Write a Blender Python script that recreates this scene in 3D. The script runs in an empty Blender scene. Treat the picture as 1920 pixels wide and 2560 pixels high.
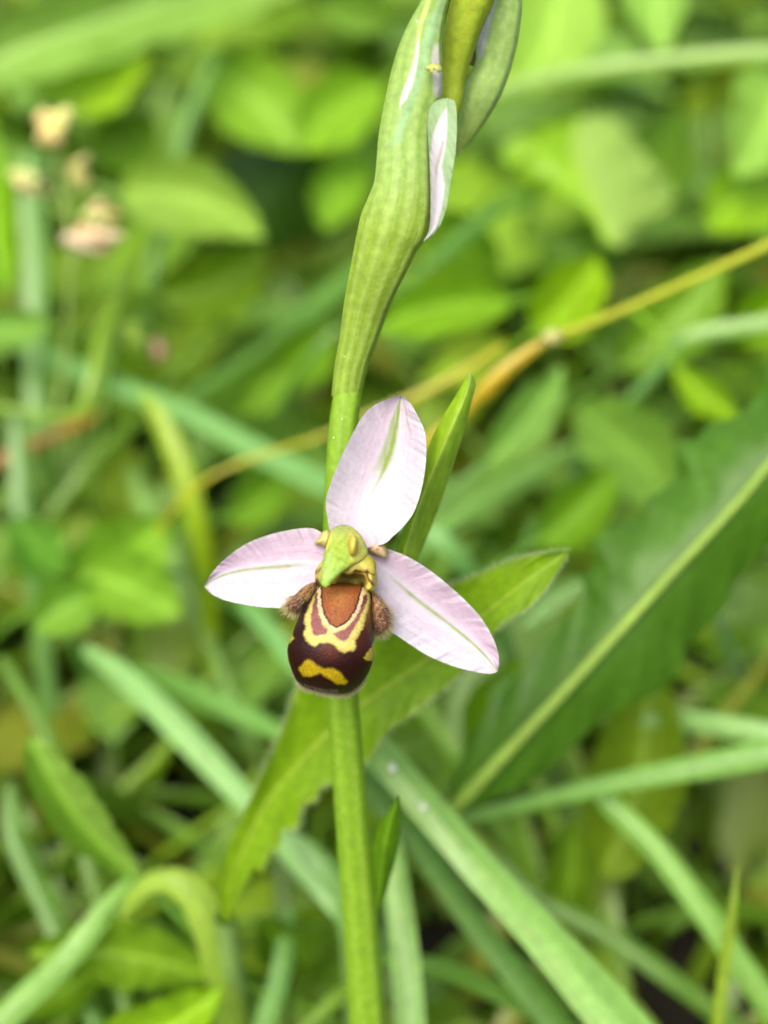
import bpy, math, random
import numpy as np
from mathutils import Vector

R = math.radians
SC = bpy.context.scene
COL = SC.collection

# ------------------------------------------------------------------ camera
PITCH = R(38)                       # the lens looks down at the flower
FOCUS = 0.130                       # metres to the flower
FPX = 3840.0                        # focal length in photo pixels (1920 x 2560)
fwd = np.array([0, math.cos(PITCH), -math.sin(PITCH)])
upv = np.array([0, math.sin(PITCH), math.cos(PITCH)])
rgt = np.array([1.0, 0, 0])
AIM = np.array([0, 0, 0.110])       # the flower stands 11 cm above the soil
CAM = AIM - fwd * FOCUS
cd = bpy.data.cameras.new('camera')
cam = bpy.data.objects.new('camera', cd)
COL.objects.link(cam)
cam.location = CAM
cam.rotation_euler = (math.pi / 2 - PITCH, 0, 0)
cd.sensor_fit = 'VERTICAL'
cd.sensor_height = 36
cd.lens = 36 * FPX / 2560
cd.clip_start = 0.005
cd.clip_end = 200
cd.dof.use_dof = True
cd.dof.focus_distance = FOCUS - 0.0022
cd.dof.aperture_fstop = cd.lens / 4.5
SC.camera = cam

# ------------------------------------------------------------------ sky, sun
SUN_EL, SUN_AZ = 58, 205            # azimuth: degrees from +Y, clockwise
w = bpy.data.worlds.new('World')
SC.world = w
w.use_nodes = True
nt = w.node_tree
bg = nt.nodes['Background']
sky = nt.nodes.new('ShaderNodeTexSky')
sky.sky_type = 'NISHITA'
sky.sun_disc = False
sky.sun_elevation = R(SUN_EL)
sky.sun_rotation = R(SUN_AZ)
sky.air_density = 0.7
sky.dust_density = 6.0
sky.ozone_density = 1.0
nt.links.new(sky.outputs[0], bg.inputs[0])
bg.inputs[1].default_value = 0.15
sl = bpy.data.lights.new('sun', 'SUN')
sl.energy = 1.5
sl.angle = R(40)
sl.color = (1.0, 0.96, 0.88)
sun = bpy.data.objects.new('sun', sl)
COL.objects.link(sun)
az, el = R(SUN_AZ), R(SUN_EL)
sdir = Vector((math.sin(az) * math.cos(el), math.cos(az) * math.cos(el), math.sin(el)))
sun.rotation_euler = sdir.to_track_quat('Z', 'Y').to_euler()
SC.view_settings.view_transform = 'Standard'
SC.view_settings.look = 'None'
SC.view_settings.gamma = 1
SC.view_settings.exposure = 1.0
SC.cycles.use_denoising = True
SC.cycles.max_bounces = 8
SC.cycles.diffuse_bounces = 5
SC.cycles.transmission_bounces = 6

# ------------------------------------------------------------------ helpers
rng = np.random.default_rng(7)
random.seed(7)


def P(x, y, d):
    """photo pixel + millimetres behind the flower -> world point(s)"""
    x, y, d = np.broadcast_arrays(np.asarray(x, float), np.asarray(y, float), np.asarray(d, float))
    k = FOCUS + d / 1000.0
    return CAM + k[..., None] * (fwd + rgt * ((x - 960) / FPX)[..., None] + upv * ((1280 - y) / FPX)[..., None])


def project(p):
    q = p - CAM
    dep = q @ fwd
    return 960 + FPX * (q @ rgt) / dep, 1280 - FPX * (q @ upv) / dep, (dep - FOCUS) * 1000


ZOOM = {'d': (0, 0, 0.86406), '1': (660, 1240, 4.1475), '2': (480, 960, 1.6929), '3': (780, 0, 2.8603)}


def Z(k, pts):
    ox, oy, s = ZOOM[k]
    a = np.asarray(pts, float).copy()
    a[..., 0] = ox + a[..., 0] / s
    a[..., 1] = oy + a[..., 1] / s
    return a


def lin(c):
    c = np.asarray(c, float) / 255.0
    return np.where(c <= 0.04045, c / 12.92, ((c + 0.055) / 1.055) ** 2.4)


def spline(pts, n):
    """Catmull-Rom through pts, n samples by arc length"""
    p = np.asarray(pts, float)
    if len(p) == 2:
        return p[0] + (p[1] - p[0]) * np.linspace(0, 1, n)[:, None]
    q = np.vstack([2 * p[0] - p[1], p, 2 * p[-1] - p[-2]])
    out = []
    t = np.linspace(0, 1, 16, endpoint=False)[:, None]
    for i in range(len(p) - 1):
        a, b, c, d = q[i:i + 4]
        out.append(0.5 * (2 * b + (c - a) * t + (2 * a - 5 * b + 4 * c - d) * t ** 2 + (3 * b - a - 3 * c + d) * t ** 3))
    out.append(p[-1:])
    o = np.vstack(out)
    L = np.r_[0, np.cumsum(np.linalg.norm(np.diff(o, axis=0), axis=1))]
    s = np.linspace(0, L[-1], n)
    return np.stack([np.interp(s, L, o[:, k]) for k in range(o.shape[1])], 1)


def smooth(a, b, x):
    t = np.clip((x - a) / (b - a), 0, 1)
    return t * t * (3 - 2 * t)


def prof(vals, s):
    v = np.atleast_1d(np.asarray(vals, float))
    if len(v) == 1:
        return np.full_like(s, v[0])
    q = spline(np.stack([np.linspace(0, 1, len(v)), v * .001], 1), 400)
    return np.interp(s, q[:, 0], q[:, 1]) * 1000


def sdist(poly, X, Y):
    """signed distance to a polygon, inside positive"""
    p = np.asarray(poly, float)
    q = np.roll(p, -1, 0)
    best = np.full(X.shape, 1e9)
    ins = np.zeros(X.shape, bool)
    for (x0, y0), (x1, y1) in zip(p, q):
        ex, ey = x1 - x0, y1 - y0
        t = np.clip(((X - x0) * ex + (Y - y0) * ey) / (ex * ex + ey * ey + 1e-9), 0, 1)
        best = np.minimum(best, np.hypot(X - x0 - t * ex, Y - y0 - t * ey))
        if y0 != y1:
            ins ^= ((y0 > Y) != (y1 > Y)) & (X < (x1 - x0) * (Y - y0) / (y1 - y0) + x0)
    return np.where(ins, best, -best)


def rounded(p):
    p = np.asarray(p, float)
    return spline(np.vstack([p, p[:1]]), max(48, 4 * len(p)))[:-1]


def mask(poly, X, Y, soft=3.0):
    return smooth(-soft, soft, sdist(poly, X, Y))


def paint(c, m, col):
    return c + (lin(col) - c) * m[..., None]


def wob(x, seed, k=6, f=3.0):
    r = np.random.default_rng(seed)
    o = 0
    for i in range(k):
        o = o + r.uniform(.4, 1) / (1 + .4 * i) * np.sin(x * f * (i + 1) * r.uniform(.7, 1.3) + r.uniform(0, 6.3))
    return o / 1.8


# ------------------------------------------------------------------ materials
def material(name, rough=0.5, spec=0.4, trans=0.3, tint=(1.15, 1.1, 0.55), noise=(900, 0.15), bump=(2500, 0.15), streak=0.0, sheen=0.0, gain=1.0, tone=(1, 1, 1)):
    m = bpy.data.materials.new(name)
    m.use_nodes = True
    n, l = m.node_tree.nodes, m.node_tree.links
    b = n['Principled BSDF']
    out = n['Material Output']
    at = n.new('ShaderNodeAttribute')
    at.attribute_name = 'Col'
    tc = n.new('ShaderNodeTexCoord')
    nz = n.new('ShaderNodeTexNoise')
    nz.inputs['Scale'].default_value = noise[0]
    nz.inputs['Detail'].default_value = 4
    l.new(tc.outputs['Object'], nz.inputs['Vector'])
    mr = n.new('ShaderNodeMapRange')
    mr.inputs['From Min'].default_value = 0.3
    mr.inputs['From Max'].default_value = 0.7
    mr.inputs['To Min'].default_value = gain * (1 - noise[1])
    mr.inputs['To Max'].default_value = gain * (1 + noise[1])
    l.new(nz.outputs['Fac'], mr.inputs['Value'])
    vm = n.new('ShaderNodeVectorMath')
    vm.operation = 'SCALE'
    tn = n.new('ShaderNodeVectorMath')
    tn.operation = 'MULTIPLY'
    tn.inputs[1].default_value = tone
    l.new(at.outputs['Color'], tn.inputs[0])
    l.new(tn.outputs[0], vm.inputs[0])
    l.new(mr.outputs[0], vm.inputs['Scale'])
    l.new(vm.outputs[0], b.inputs['Base Color'])
    b.inputs['Roughness'].default_value = rough
    b.inputs['Specular IOR Level'].default_value = spec
    if sheen:
        b.inputs['Sheen Weight'].default_value = sheen
    nb = n.new('ShaderNodeTexNoise')
    nb.inputs['Scale'].default_value = bump[0]
    nb.inputs['Detail'].default_value = 3
    l.new(tc.outputs['Object'], nb.inputs['Vector'])
    bp = n.new('ShaderNodeBump')
    bp.inputs['Strength'].default_value = bump[1]
    bp.inputs['Distance'].default_value = 0.0002
    l.new(nb.outputs['Fac'], bp.inputs['Height'])
    l.new(bp.outputs[0], b.inputs['Normal'])
    if trans:
        tr = n.new('ShaderNodeBsdfTranslucent')
        tm = n.new('ShaderNodeVectorMath')
        tm.operation = 'MULTIPLY'
        tm.inputs[1].default_value = tint
        l.new(vm.outputs[0], tm.inputs[0])
        l.new(tm.outputs[0], tr.inputs['Color'])
        mx = n.new('ShaderNodeMixShader')
        mx.inputs[0].default_value = trans
        l.new(b.outputs[0], mx.inputs[1])
        l.new(tr.outputs[0], mx.inputs[2])
        l.new(mx.outputs[0], out.inputs['Surface'])
    return m


M = {
    'leaf': material('leaf_tissue', 0.45, 0.42, 0.42, gain=0.74, tone=(1.16, 1.0, 0.72)),
    'grass': material('grass_tissue', 0.36, 0.5, 0.3, tint=(1.1, 1.1, .65), gain=0.68, tone=(1.16, 1.0, 0.66)),
    'sepal': material('sepal_tissue', 0.6, 0.25, 0.22, tint=(1.0, 0.93, 1.0), noise=(1600, 0.05), bump=(5200, 0.45), gain=0.58),
    'stem': material('stem_tissue', 0.52, 0.25, 0.12, noise=(1500, 0.14), bump=(4000, 0.2), gain=0.68, tone=(1.0, 1.0, .98)),
    'lip': material('lip_velvet', 0.45, 0.22, 0, noise=(5200, 0.28), bump=(7000, 0.45), gain=0.64),
    'fleshy': material('fleshy_tissue', 0.5, 0.3, 0.25, tint=(1, 1, .7), noise=(2500, 0.14), bump=(3500, 0.4), gain=0.74),
    'chaff': material('chaff', 0.7, 0.15, 0, noise=(600, 0.15), bump=(2000, 0.2), gain=0.8),
    'hair': material('hair', 0.6, 0.2, 0.3, tint=(1, 1, 1), noise=(3000, 0.1), bump=(3000, 0.0), gain=0.75),
    'drop': material('dew', 0.1, 0.5, 0, noise=(100, 0.0), bump=(100, 0.0)),
}


# ------------------------------------------------------------------ mesh makers
def make(name, verts, faces, cols, mat, parent=None, kind=None):
    me = bpy.data.meshes.new(name)
    me.from_pydata(np.asarray(verts).reshape(-1, 3).tolist(), [], faces)
    ca = me.color_attributes.new('Col', 'FLOAT_COLOR', 'POINT')
    c = np.asarray(cols, float).reshape(-1, 3)
    ca.data.foreach_set('color', np.c_[c, np.ones(len(c))].ravel().astype(np.float32))
    me.polygons.foreach_set('use_smooth', [True] * len(me.polygons))
    me.materials.append(M[mat] if isinstance(mat, str) else mat)
    me.update()
    o = bpy.data.objects.new(name, me)
    COL.objects.link(o)
    if parent:
        o.parent = parent
    if kind:
        o['kind'] = kind
    return o


def grid_faces(n, m, closed=False, off=0):
    f = []
    mm = m if closed else m - 1
    for i in range(n - 1):
        for j in range(mm):
            k = (j + 1) % m
            f.append((off + i * m + j, off + i * m + k, off + (i + 1) * m + k, off + (i + 1) * m + j))
    return f


def empty(name, label=None, cat=None, group=None, parent=None):
    o = bpy.data.objects.new(name, None)
    COL.objects.link(o)
    if parent:
        o.parent = parent
    tag(o, label, cat, group)
    return o


def tag(o, label=None, cat=None, group=None):
    if label:
        o['label'] = label
    if cat:
        o['category'] = cat
    if group:
        o['group'] = group
    return o


def lamina(name, left, mid, right, depth, edge, colf, mat='leaf', parent=None, n=60, m=25, ripple=0.0, seed=1, tipcurl=0.0):
    """a leaf or sepal: two outlines and a midrib in photo px; depth along the midrib, edge = offset of the margins (mm)"""
    L, C, Rr = spline(left, n), spline(mid, n), spline(right, n)
    s = np.linspace(0, 1, n)[:, None]
    t = np.linspace(-1, 1, m)[None, :]
    el, er = edge
    a = np.abs(t)
    X = np.where(t < 0, C[:, :1] + (L[:, :1] - C[:, :1]) * a, C[:, :1] + (Rr[:, :1] - C[:, :1]) * a)
    Y = np.where(t < 0, C[:, 1:] + (L[:, 1:] - C[:, 1:]) * a, C[:, 1:] + (Rr[:, 1:] - C[:, 1:]) * a)
    dm = prof(depth, s[:, 0])[:, None]
    de = np.where(t < 0, prof(el, s[:, 0])[:, None], prof(er, s[:, 0])[:, None])
    Dp = dm + de * a ** 1.7 + ripple * a ** 2 * wob(s * 9 + t, seed)
    V = P(X, Y, Dp)
    S, T = np.broadcast_arrays(s, t)
    c = colf(S, T, X, Y)
    return make(name, V, grid_faces(n, m), c, mat, parent)


def loft(name, left, right, depth, ratio, colf, mat='stem', parent=None, n=60, m=28, rib=0.0, ribn=6, sq=1.0, seed=1, back=None):
    """a closed round body between two outlines in photo px"""
    L, Rr = spline(left, n), spline(right, n)
    s = np.linspace(0, 1, n)
    th = np.linspace(0, 2 * np.pi, m, endpoint=False)
    C, H = (L + Rr) / 2, (Rr - L) / 2
    hw = np.linalg.norm(H, axis=1)
    dm = prof(depth, s)
    mm_per_px = (FOCUS * 1000 + dm) / FPX
    rt = prof(ratio, s)
    cx, sx = np.cos(th)[None, :], np.sin(th)[None, :]
    rr = 1 + rib * np.cos(ribn * th)[None, :]
    X = C[:, :1] + H[:, :1] * cx * (rr if rib else 1)
    Y = C[:, 1:] + H[:, 1:] * cx * (rr if rib else 1)
    fr = np.where(sx > 0, 1.0, back if back is not None else 1.0)
    Dp = dm[:, None] - (hw * mm_per_px * rt)[:, None] * np.sign(sx) * np.abs(sx) ** sq * fr * rr
    V = P(X, Y, Dp)
    S, T = np.broadcast_arrays(s[:, None], th[None, :])
    c = colf(S, T, X, Y)
    V, c = V.reshape(-1, 3), c.reshape(-1, 3)
    f = grid_faces(n, m, True)
    k = len(V)
    V = np.vstack([V, V[:m].mean(0), V[-m:].mean(0)])
    c = np.vstack([c, c[:m].mean(0), c[-m:].mean(0)])
    for j in range(m):
        f.append((k, (j + 1) % m, j))
        f.append((k + 1, (n - 1) * m + j, (n - 1) * m + (j + 1) % m))
    return make(name, V, f, c, mat, parent)


def pillow(name, outline, centre, de, dc, colf, mat='fleshy', parent=None, n=14, m=48, backd=None, bumpy=0.0, seed=1, pw=2.0):
    """a domed lobe: outline in photo px at depth de rising to dc at its centre, closed behind"""
    p = np.asarray(outline, float)
    O = spline(np.vstack([p, p[:1]]), m + 1)[:m]
    c0 = np.asarray(centre, float)
    r = np.sin(np.linspace(0, np.pi / 2, n))[:, None]
    X = c0[0] + (O[:, 0] - c0[0])[None, :] * r
    Y = c0[1] + (O[:, 1] - c0[1])[None, :] * r
    h = np.sqrt(np.clip(1 - r ** pw, 0, 1))
    ang = np.linspace(0, 2 * np.pi, m, endpoint=False)[None, :]
    front = de + (dc - de) * h * np.ones_like(X) + bumpy * wob(ang * 2 + r * 5, seed) * h
    bk = de + ((backd if backd is not None else de + (de - dc) * 0.5) - de) * h * np.ones_like(X)
    r2 = r * np.ones_like(X)
    A = ang * np.ones_like(X)
    Vf, Vb = P(X, Y, front), P(X, Y, bk)
    cf = colf(r2, A, X, Y)
    V = np.vstack([Vf.reshape(-1, 3), Vb[:-1].reshape(-1, 3)])
    c = np.vstack([cf.reshape(-1, 3), cf[:-1].reshape(-1, 3)])
    f = grid_faces(n, m, True)
    off = n * m
    fb = grid_faces(n - 1, m, True, off)
    f += [q[::-1] for q in fb]
    for j in range(m):
        k = (j + 1) % m
        f.append((off + (n - 2) * m + j, (n - 1) * m + j, (n - 1) * m + k, off + (n - 2) * m + k))
    return make(name, V, f, c, mat, parent)


def hairs(name, items, parent, mat='hair'):
    """items: (x, y, d, dx, dy, dd_mm, width_px, colour root, colour tip); thin tapering bristles"""
    V, F, Cc = [], [], []
    for (x, y, d, dx, dy, dd, wd, c0, c1) in items:
        k = len(V)
        ln = math.hypot(dx, dy) + 1e-6
        nx, ny = -dy / ln * wd / 2, dx / ln * wd / 2
        bx, by = rng.normal(0, .12 * ln), rng.normal(0, .12 * ln)
        rows = [(0, 1.0), (.5, .7), (1, .15)]
        a0, a1 = lin(c0), lin(c1)
        for (q, wq) in rows:
            cx, cy, cz = x + dx * q + bx * q * q, y + dy * q + by * q * q, d + dd * q
            wm = wd * wq * .03
            for (ex, ez) in ((1, 0.5), (-1, 0.5), (0, -1)):
                V.append(P(cx + nx * ex * wq, cy + ny * ex * wq, cz + ez * wm / 2))
                Cc.append(a0 + (a1 - a0) * q)
        for r_ in range(2):
            for j in range(3):
                F.append((k + r_ * 3 + j, k + r_ * 3 + (j + 1) % 3, k + r_ * 3 + 3 + (j + 1) % 3, k + r_ * 3 + 3 + j))
        F.append((k + 6, k + 7, k + 8))
    o = make(name, np.array(V), F, np.array(Cc), mat, parent)
    o['kind'] = 'stuff'
    return o


def flat(c, v=0.06, seed=0):
    base = lin(c)

    def f(S, T, X, Y):
        k = 1 + v * wob(S * 3 + T * 2, seed)
        return base * k[..., None]
    return f


def leafcol(base, rib=None, ribw=0.06, edge=None, veins=0.0, nv=9, tip=None, half=None, seed=0):
    b = lin(base)

    def f(S, T, X, Y):
        a = np.abs(T)
        c = b * (1 + 0.10 * wob(S * 4 + T * 1.5, seed))[..., None]
        if half is not None:
            c = c + (lin(half) - c) * smooth(-.1, .15, T)[..., None]
        if veins:
            ph = (S - a * 0.25) * nv
            v = smooth(.0, .12, np.abs(ph - np.round(ph)))
            c = c * (1 + veins * (1 - v) * smooth(0.02, .1, a) * (1 - smooth(.7, 1, a)))[..., None]
        if edge is not None:
            c = c + (lin(edge) - c) * (smooth(.86, 1, a) * .8)[..., None]
        if rib is not None:
            c = c + (lin(rib) - c) * (1 - smooth(ribw * .5, ribw, a / np.clip(1.05 - S * .5, .2, 2)))[..., None]
        if tip is not None:
            c = c + (lin(tip) - c) * smooth(.93, 1, S)[..., None]
        return c
    return f


def stripecol(c0, c1, nrib=9, amt=1.0, end=None, seed=0):
    a, b = lin(c0), lin(c1)

    def f(S, T, X, Y):
        k = 0.5 + 0.5 * np.sin(T * nrib + 1.5 * np.sin(S * 3 + seed) + seed)
        k = np.clip(k + .25 * wob(S * 8 + T * 4, seed + 3), 0, 1) * amt
        c = a + (b - a) * k[..., None]
        if end is not None:
            c = c + (lin(end) - c) * (S ** 1.5)[..., None]
        return c
    return f


# ================================================================== setting
soilm = bpy.data.materials.new('soil')
soilm.use_nodes = True
_n, _l = soilm.node_tree.nodes, soilm.node_tree.links
_b = _n['Principled BSDF']
_t = _n.new('ShaderNodeTexNoise')
_t.inputs['Scale'].default_value = 120
_t.inputs['Detail'].default_value = 8
_tc = _n.new('ShaderNodeTexCoord')
_r = _n.new('ShaderNodeValToRGB')
_r.color_ramp.elements[0].color = (0.006, 0.005, 0.003, 1)
_r.color_ramp.elements[1].color = (0.026, 0.021, 0.010, 1)
_l.new(_tc.outputs['Object'], _t.inputs['Vector'])
_l.new(_t.outputs['Fac'], _r.inputs[0])
_l.new(_r.outputs[0], _b.inputs['Base Color'])
_b.inputs['Roughness'].default_value = 0.95
_bp = _n.new('ShaderNodeBump')
_bp.inputs['Distance'].default_value = 0.004
_l.new(_t.outputs['Fac'], _bp.inputs['Height'])
_l.new(_bp.outputs[0], _b.inputs['Normal'])
gx = np.r_[-30, -8, -2, np.linspace(-.8, .8, 65), 2, 8, 30]
gy = np.r_[-30, -8, -2, np.linspace(-.4, 1.4, 73), 3, 10, 60]
GX, GY = np.meshgrid(gx, gy)
near = np.exp(-((GX / .8) ** 2 + ((GY - .4) / 1.0) ** 2))
GZ = -.002 + near * .003 * (np.sin(GX * 61 + 3 * np.sin(GY * 37)) + np.sin(GY * 53 + 2 * np.sin(GX * 29)))
gr = make('ground', np.stack([GX, GY, GZ], -1), grid_faces(len(gy), len(gx)), np.full((GX.size, 3), .03), soilm, None, 'structure')
gr['label'] = 'dark bare soil under the meadow plants'

# ================================================================== the orchid
orchid = empty('bee_orchid', 'bee orchid with one open pink flower and green buds on an upright stem', 'orchid')

# stem, from the soil to the top of the spike -----------------------------------
stem_c = [(793, 2212, 22, 80), (778, 2000, 18, 76), (762, 1800, 14, 73), (746, 1600, 10, 70), (738, 1480, 8, 69), (731, 1300, 6, 68),
          (730, 1140, 4, 66), (736, 1000, 3, 65), (746, 880, 3, 62), (770, 780, 4, 56), (830, 620, 5, 52), (905, 400, 4, 52), (966, 240, 1, 54), (978, 165, 0, 55), (1000, 60, -2, 78), (1035, -60, -4, 95), (1060, -260, -6, 70), (1075, -420, -8, 20)]
q0, q1 = P(*Z('d', (778, 2000)), 18), P(*Z('d', (793, 2212)), 22)
down = []
for k in range(1, 40):
    q2 = q1 + (q1 - q0) * k * .9
    x_, y_, d_ = project(q2)
    down.append((x_ * .86406, y_ * .86406, d_, 80))
    if q2[2] < -.002:
        break
a = np.array(down[::-1] + stem_c, float)
tan = np.gradient(a[:, :2], axis=0)
nrm = np.stack([-tan[:, 1], tan[:, 0]], 1) / np.linalg.norm(tan, axis=1)[:, None]
Ls = Z('d', a[:, :2] - nrm * a[:, 3:] / 2)
Rs = Z('d', a[:, :2] + nrm * a[:, 3:] / 2)
# depth must follow the samples by arc length, so resample it together with the outline
nst = 300
Lq = spline(np.c_[(Ls + Rs) / 2, a[:, 2], a[:, 3] / .86406], nst)
tq = np.gradient(Lq[:, :2], axis=0)
nq = np.stack([-tq[:, 1], tq[:, 0]], 1) / np.linalg.norm(tq, axis=1)[:, None]
th = np.linspace(0, 2 * np.pi, 28, endpoint=False)
rr = (1 + .025 * np.cos(7 * th))[None, :]
HX = Lq[:, 3:4] / 2 * rr
X = Lq[:, 0:1] + nq[:, 0:1] * HX * np.cos(th)
Y = Lq[:, 1:2] + nq[:, 1:2] * HX * np.cos(th)
Dp = Lq[:, 2:3] - HX * ((130 + Lq[:, 2:3]) / FPX) * np.sin(th)
sq = np.linspace(0, 1, nst)[:, None] * np.ones((1, 28))
tt = np.ones((nst, 1)) * th
kk = np.clip(.5 + .5 * np.sin(tt * 7 + np.sin(sq * 9)) + .25 * wob(sq * 30 + tt * 3, 4), 0, 1)
low = lin((126, 172, 34)) + (lin((142, 182, 54)) - lin((126, 172, 34))) * kk[..., None]
upc = lin((186, 206, 60)) + (lin((172, 202, 56)) - lin((186, 206, 60))) * kk[..., None]
yy = Y * .86406
mixv = (1 - smooth(200, 420, yy))[..., None]
cc = low + (upc - low) * mixv
make('stem', P(X, Y, Dp), grid_faces(nst, 28, True), cc, 'stem', orchid)

# the open flower ---------------------------------------------------------------
flower = empty('flower', parent=orchid)
flower['label'] = 'open flower with three pink sepals and a brown bee-like lip'


def sepalcol(pink, pale, green, gw, gfun, seed, side=0, basew=0.0):
    def f(S, T, X, Y):
        pk = lin(pink)
        pl = lin(pale)
        st = .5 + .35 * wob(T * 3.2 + .5 * S, seed, 6, 2.3) + .2 * wob(T * 9 + S * 1.2, seed + 5) + .12 * wob(S * 11 + T * 5, seed + 9)
        st = np.clip(st + side * -T * .75, 0, 1) * (1 - basew * (1 - smooth(.35, .75, S + .06 * wob(T * 7, seed + 2))))  # basew whitens the lower sepal: its skylit highlight is put into the colour
        c = pl + (pk - pl) * st[..., None]
        c = c + (lin((250, 244, 250)) - c) * (smooth(.84, 1, np.abs(T)) * .7)[..., None]
        Tv = T * 5.5 * (1 + .10 * wob(S * 5, seed + 4)) + .22 * np.sign(np.sin(S * 9 + seed)) * smooth(.4, .8, S) * np.abs(T)
        vein = 1 - smooth(.0, .07, np.abs(Tv - np.round(Tv)))
        c = c * (1 - .05 * np.clip(wob(S * 7 + T * 4, seed + 13) * wob(T * 8 - S * 3, seed + 14), 0, 1))[..., None]
        c = c * (1 - .12 * vein * smooth(.1, .3, np.abs(T)))[..., None]
        g = gfun(S, T)
        return c + (lin(green) - c) * np.clip(g, 0, 1)[..., None]
    return f


# dorsal sepal
Ld = Z('2', [(640, 690), (590, 640), (572, 560), (567, 490), (585, 425), (612, 355), (640, 290), (690, 190), (740, 115), (800, 75), (868, 52), (884, 50)])
Cd = Z('2', [(700, 690), (710, 610), (755, 480), (808, 370), (845, 270), (865, 170), (884, 50)])
Rd = Z('2', [(740, 695), (815, 675), (850, 645), (890, 608), (940, 540), (973, 440), (989, 340), (992, 265), (986, 205), (966, 155), (935, 98), (908, 62), (884, 50)])


def g_dorsal(S, T):
    g = .85 * (1 - smooth(.1, .22, np.abs(T + .05))) * smooth(.42, .6, S) + .8 * (1 - smooth(.02, .05, np.abs(T))) * smooth(.25, .5, S)
    g = g + .55 * (1 - smooth(.02, .07, np.abs(T - .52 - .1 * wob(S * 2, 3)))) * smooth(.7, .82, S)
    return g * (.8 + .25 * wob(S * 9 + T * 6, 8))


lamina('dorsal_sepal', Ld, Cd, Rd, [-.6, -.2, .2, .3, 0, -.8], ([-.4, -1.8, -2.3, -1.8, -.5], [-.4, -1.8, -2.4, -2.0, -.5]),
       sepalcol((230, 204, 226), (248, 240, 248), (150, 182, 76), .1, g_dorsal, 11, 0, .5), 'sepal', flower, 120, 61, .3, 3)

# lateral sepals
L1 = Z('2', [(600, 690), (560, 640), (538, 622), (500, 610), (430, 615), (330, 637), (230, 676), (140, 740), (85, 800), (54, 852)])
C1 = Z('2', [(610, 770), (480, 765), (400, 770), (250, 783), (150, 802), (85, 832), (54, 856)])
R1 = Z('2', [(620, 850), (520, 890), (440, 925), (385, 945), (340, 947), (260, 940), (150, 918), (90, 893), (54, 862)])


def g_lat(S, T):
    return (1.0 * (1 - smooth(.02, .06, np.abs(T - .0))) * smooth(.15, .4, S) + .35 * (1 - smooth(.03, .16, np.abs(T))) * smooth(.6, .95, S)) * (.9 + .2 * wob(S * 9, 8)) \
        + .35 * smooth(.93, 1.0, S)


lamina('lateral_sepal', L1, C1, R1, [.6, 1.0, 1.6, 2.2, 2.2], ([-.2, -.6, -.9, -.8, -.2], [.1, -.3, -.6, -.5, -.1]),
       sepalcol((230, 204, 226), (243, 237, 249), (158, 186, 92), .03, g_lat, 21, .9), 'sepal', flower, 110, 51, .28, 5)
L2 = Z('2', [(700, 690), (790, 684), (826, 697), (900, 725), (980, 770), (1060, 830), (1140, 900), (1212, 975), (1262, 1052), (1292, 1125), (1299, 1180), (1293, 1217)])
C2 = Z('2', [(700, 720), (790, 770), (870, 840), (960, 918), (1050, 985), (1130, 1048), (1200, 1108), (1250, 1160), (1293, 1217)])
R2 = Z('2', [(690, 760), (760, 960), (800, 1015), (850, 1052), (920, 1100), (1000, 1150), (1100, 1192), (1180, 1214), (1250, 1226), (1280, 1223), (1293, 1217)])
lamina('lateral_sepal', L2, C2, R2, [.6, 1.0, 1.7, 2.3, 2.4, 2.2], ([-.2, -.6, -1.0, -1.0, -.3], [.1, -.4, -.8, -.7, -.1]),
       sepalcol((229, 204, 225), (242, 236, 249), (158, 190, 92), .03, g_lat, 31, .9), 'sepal', flower, 120, 55, .32, 7)

# the small petals
pcol = lambda a, b: (lambda S, T, X, Y: lin(a) + (lin(b) - lin(a)) * np.clip(S * .9 + .2 * wob(T * 3, 2), 0, 1)[..., None])
pillow('petal', Z('1', [(700, 370), (650, 350), (600, 375), (575, 430), (522, 492), (585, 512), (650, 530), (705, 450)]), Z('1', (640, 440)), .1, -1.2,
       pcol((238, 224, 140), (214, 208, 110)), 'fleshy', flower, 12, 40, 1.0)
pillow('petal', Z('1', [(1080, 490), (1130, 465), (1190, 470), (1245, 505), (1278, 570), (1272, 645), (1200, 632), (1120, 600), (1085, 560)]), Z('1', (1170, 550)), .1, -1.2,
       pcol((250, 214, 180), (226, 206, 130)), 'fleshy', flower, 12, 40, 1.0, .15)

# lip (labellum): the velvety bee body
lipL = Z('1', [(700, 900), (590, 935), (535, 1000), (480, 1060), (430, 1130), (375, 1215), (342, 1300), (312, 1370), (287, 1450), (255, 1530), (241, 1600), (250, 1700), (280, 1800), (325, 1905), (395, 1972), (490, 2012), (600, 2040), (690, 2052)])
lipR = Z('1', [(880, 900), (1010, 930), (1080, 980), (1105, 1050), (1112, 1120), (1112, 1200), (1120, 1290), (1132, 1370), (1142, 1470), (1146, 1560), (1143, 1640), (1128, 1730), (1098, 1810), (1060, 1880), (1000, 1962), (910, 2034), (820, 2058), (700, 2054)])
patch = Z('1', [(600, 930), (600, 1050), (607, 1130), (632, 1220), (672, 1300), (720, 1343), (770, 1350), (830, 1320), (890, 1260), (940, 1180), (972, 1085), (992, 1000), (1000, 900), (700, 880)])
band = Z('1', [(540, 930), (545, 1000), (548, 1100), (572, 1225), (622, 1312), (680, 1375), (700, 1405), (770, 1392), (850, 1368), (930, 1290), (985, 1200), (1018, 1110), (1048, 1000), (1050, 900), (600, 880)])
mauveL = Z('1', [(548, 1010), (530, 1080), (512, 1160), (496, 1250), (496, 1330), (508, 1395), (532, 1437), (590, 1432), (655, 1405), (606, 1340), (568, 1250), (550, 1160), (546, 1080)])
mauveR = Z('1', [(728, 1432), (800, 1492), (848, 1484), (905, 1402), (962, 1300), (1012, 1200), (1056, 1090), (1062, 1030), (1040, 1050), (1020, 1130), (985, 1215), (930, 1300), (870, 1362), (800, 1402)])
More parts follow.
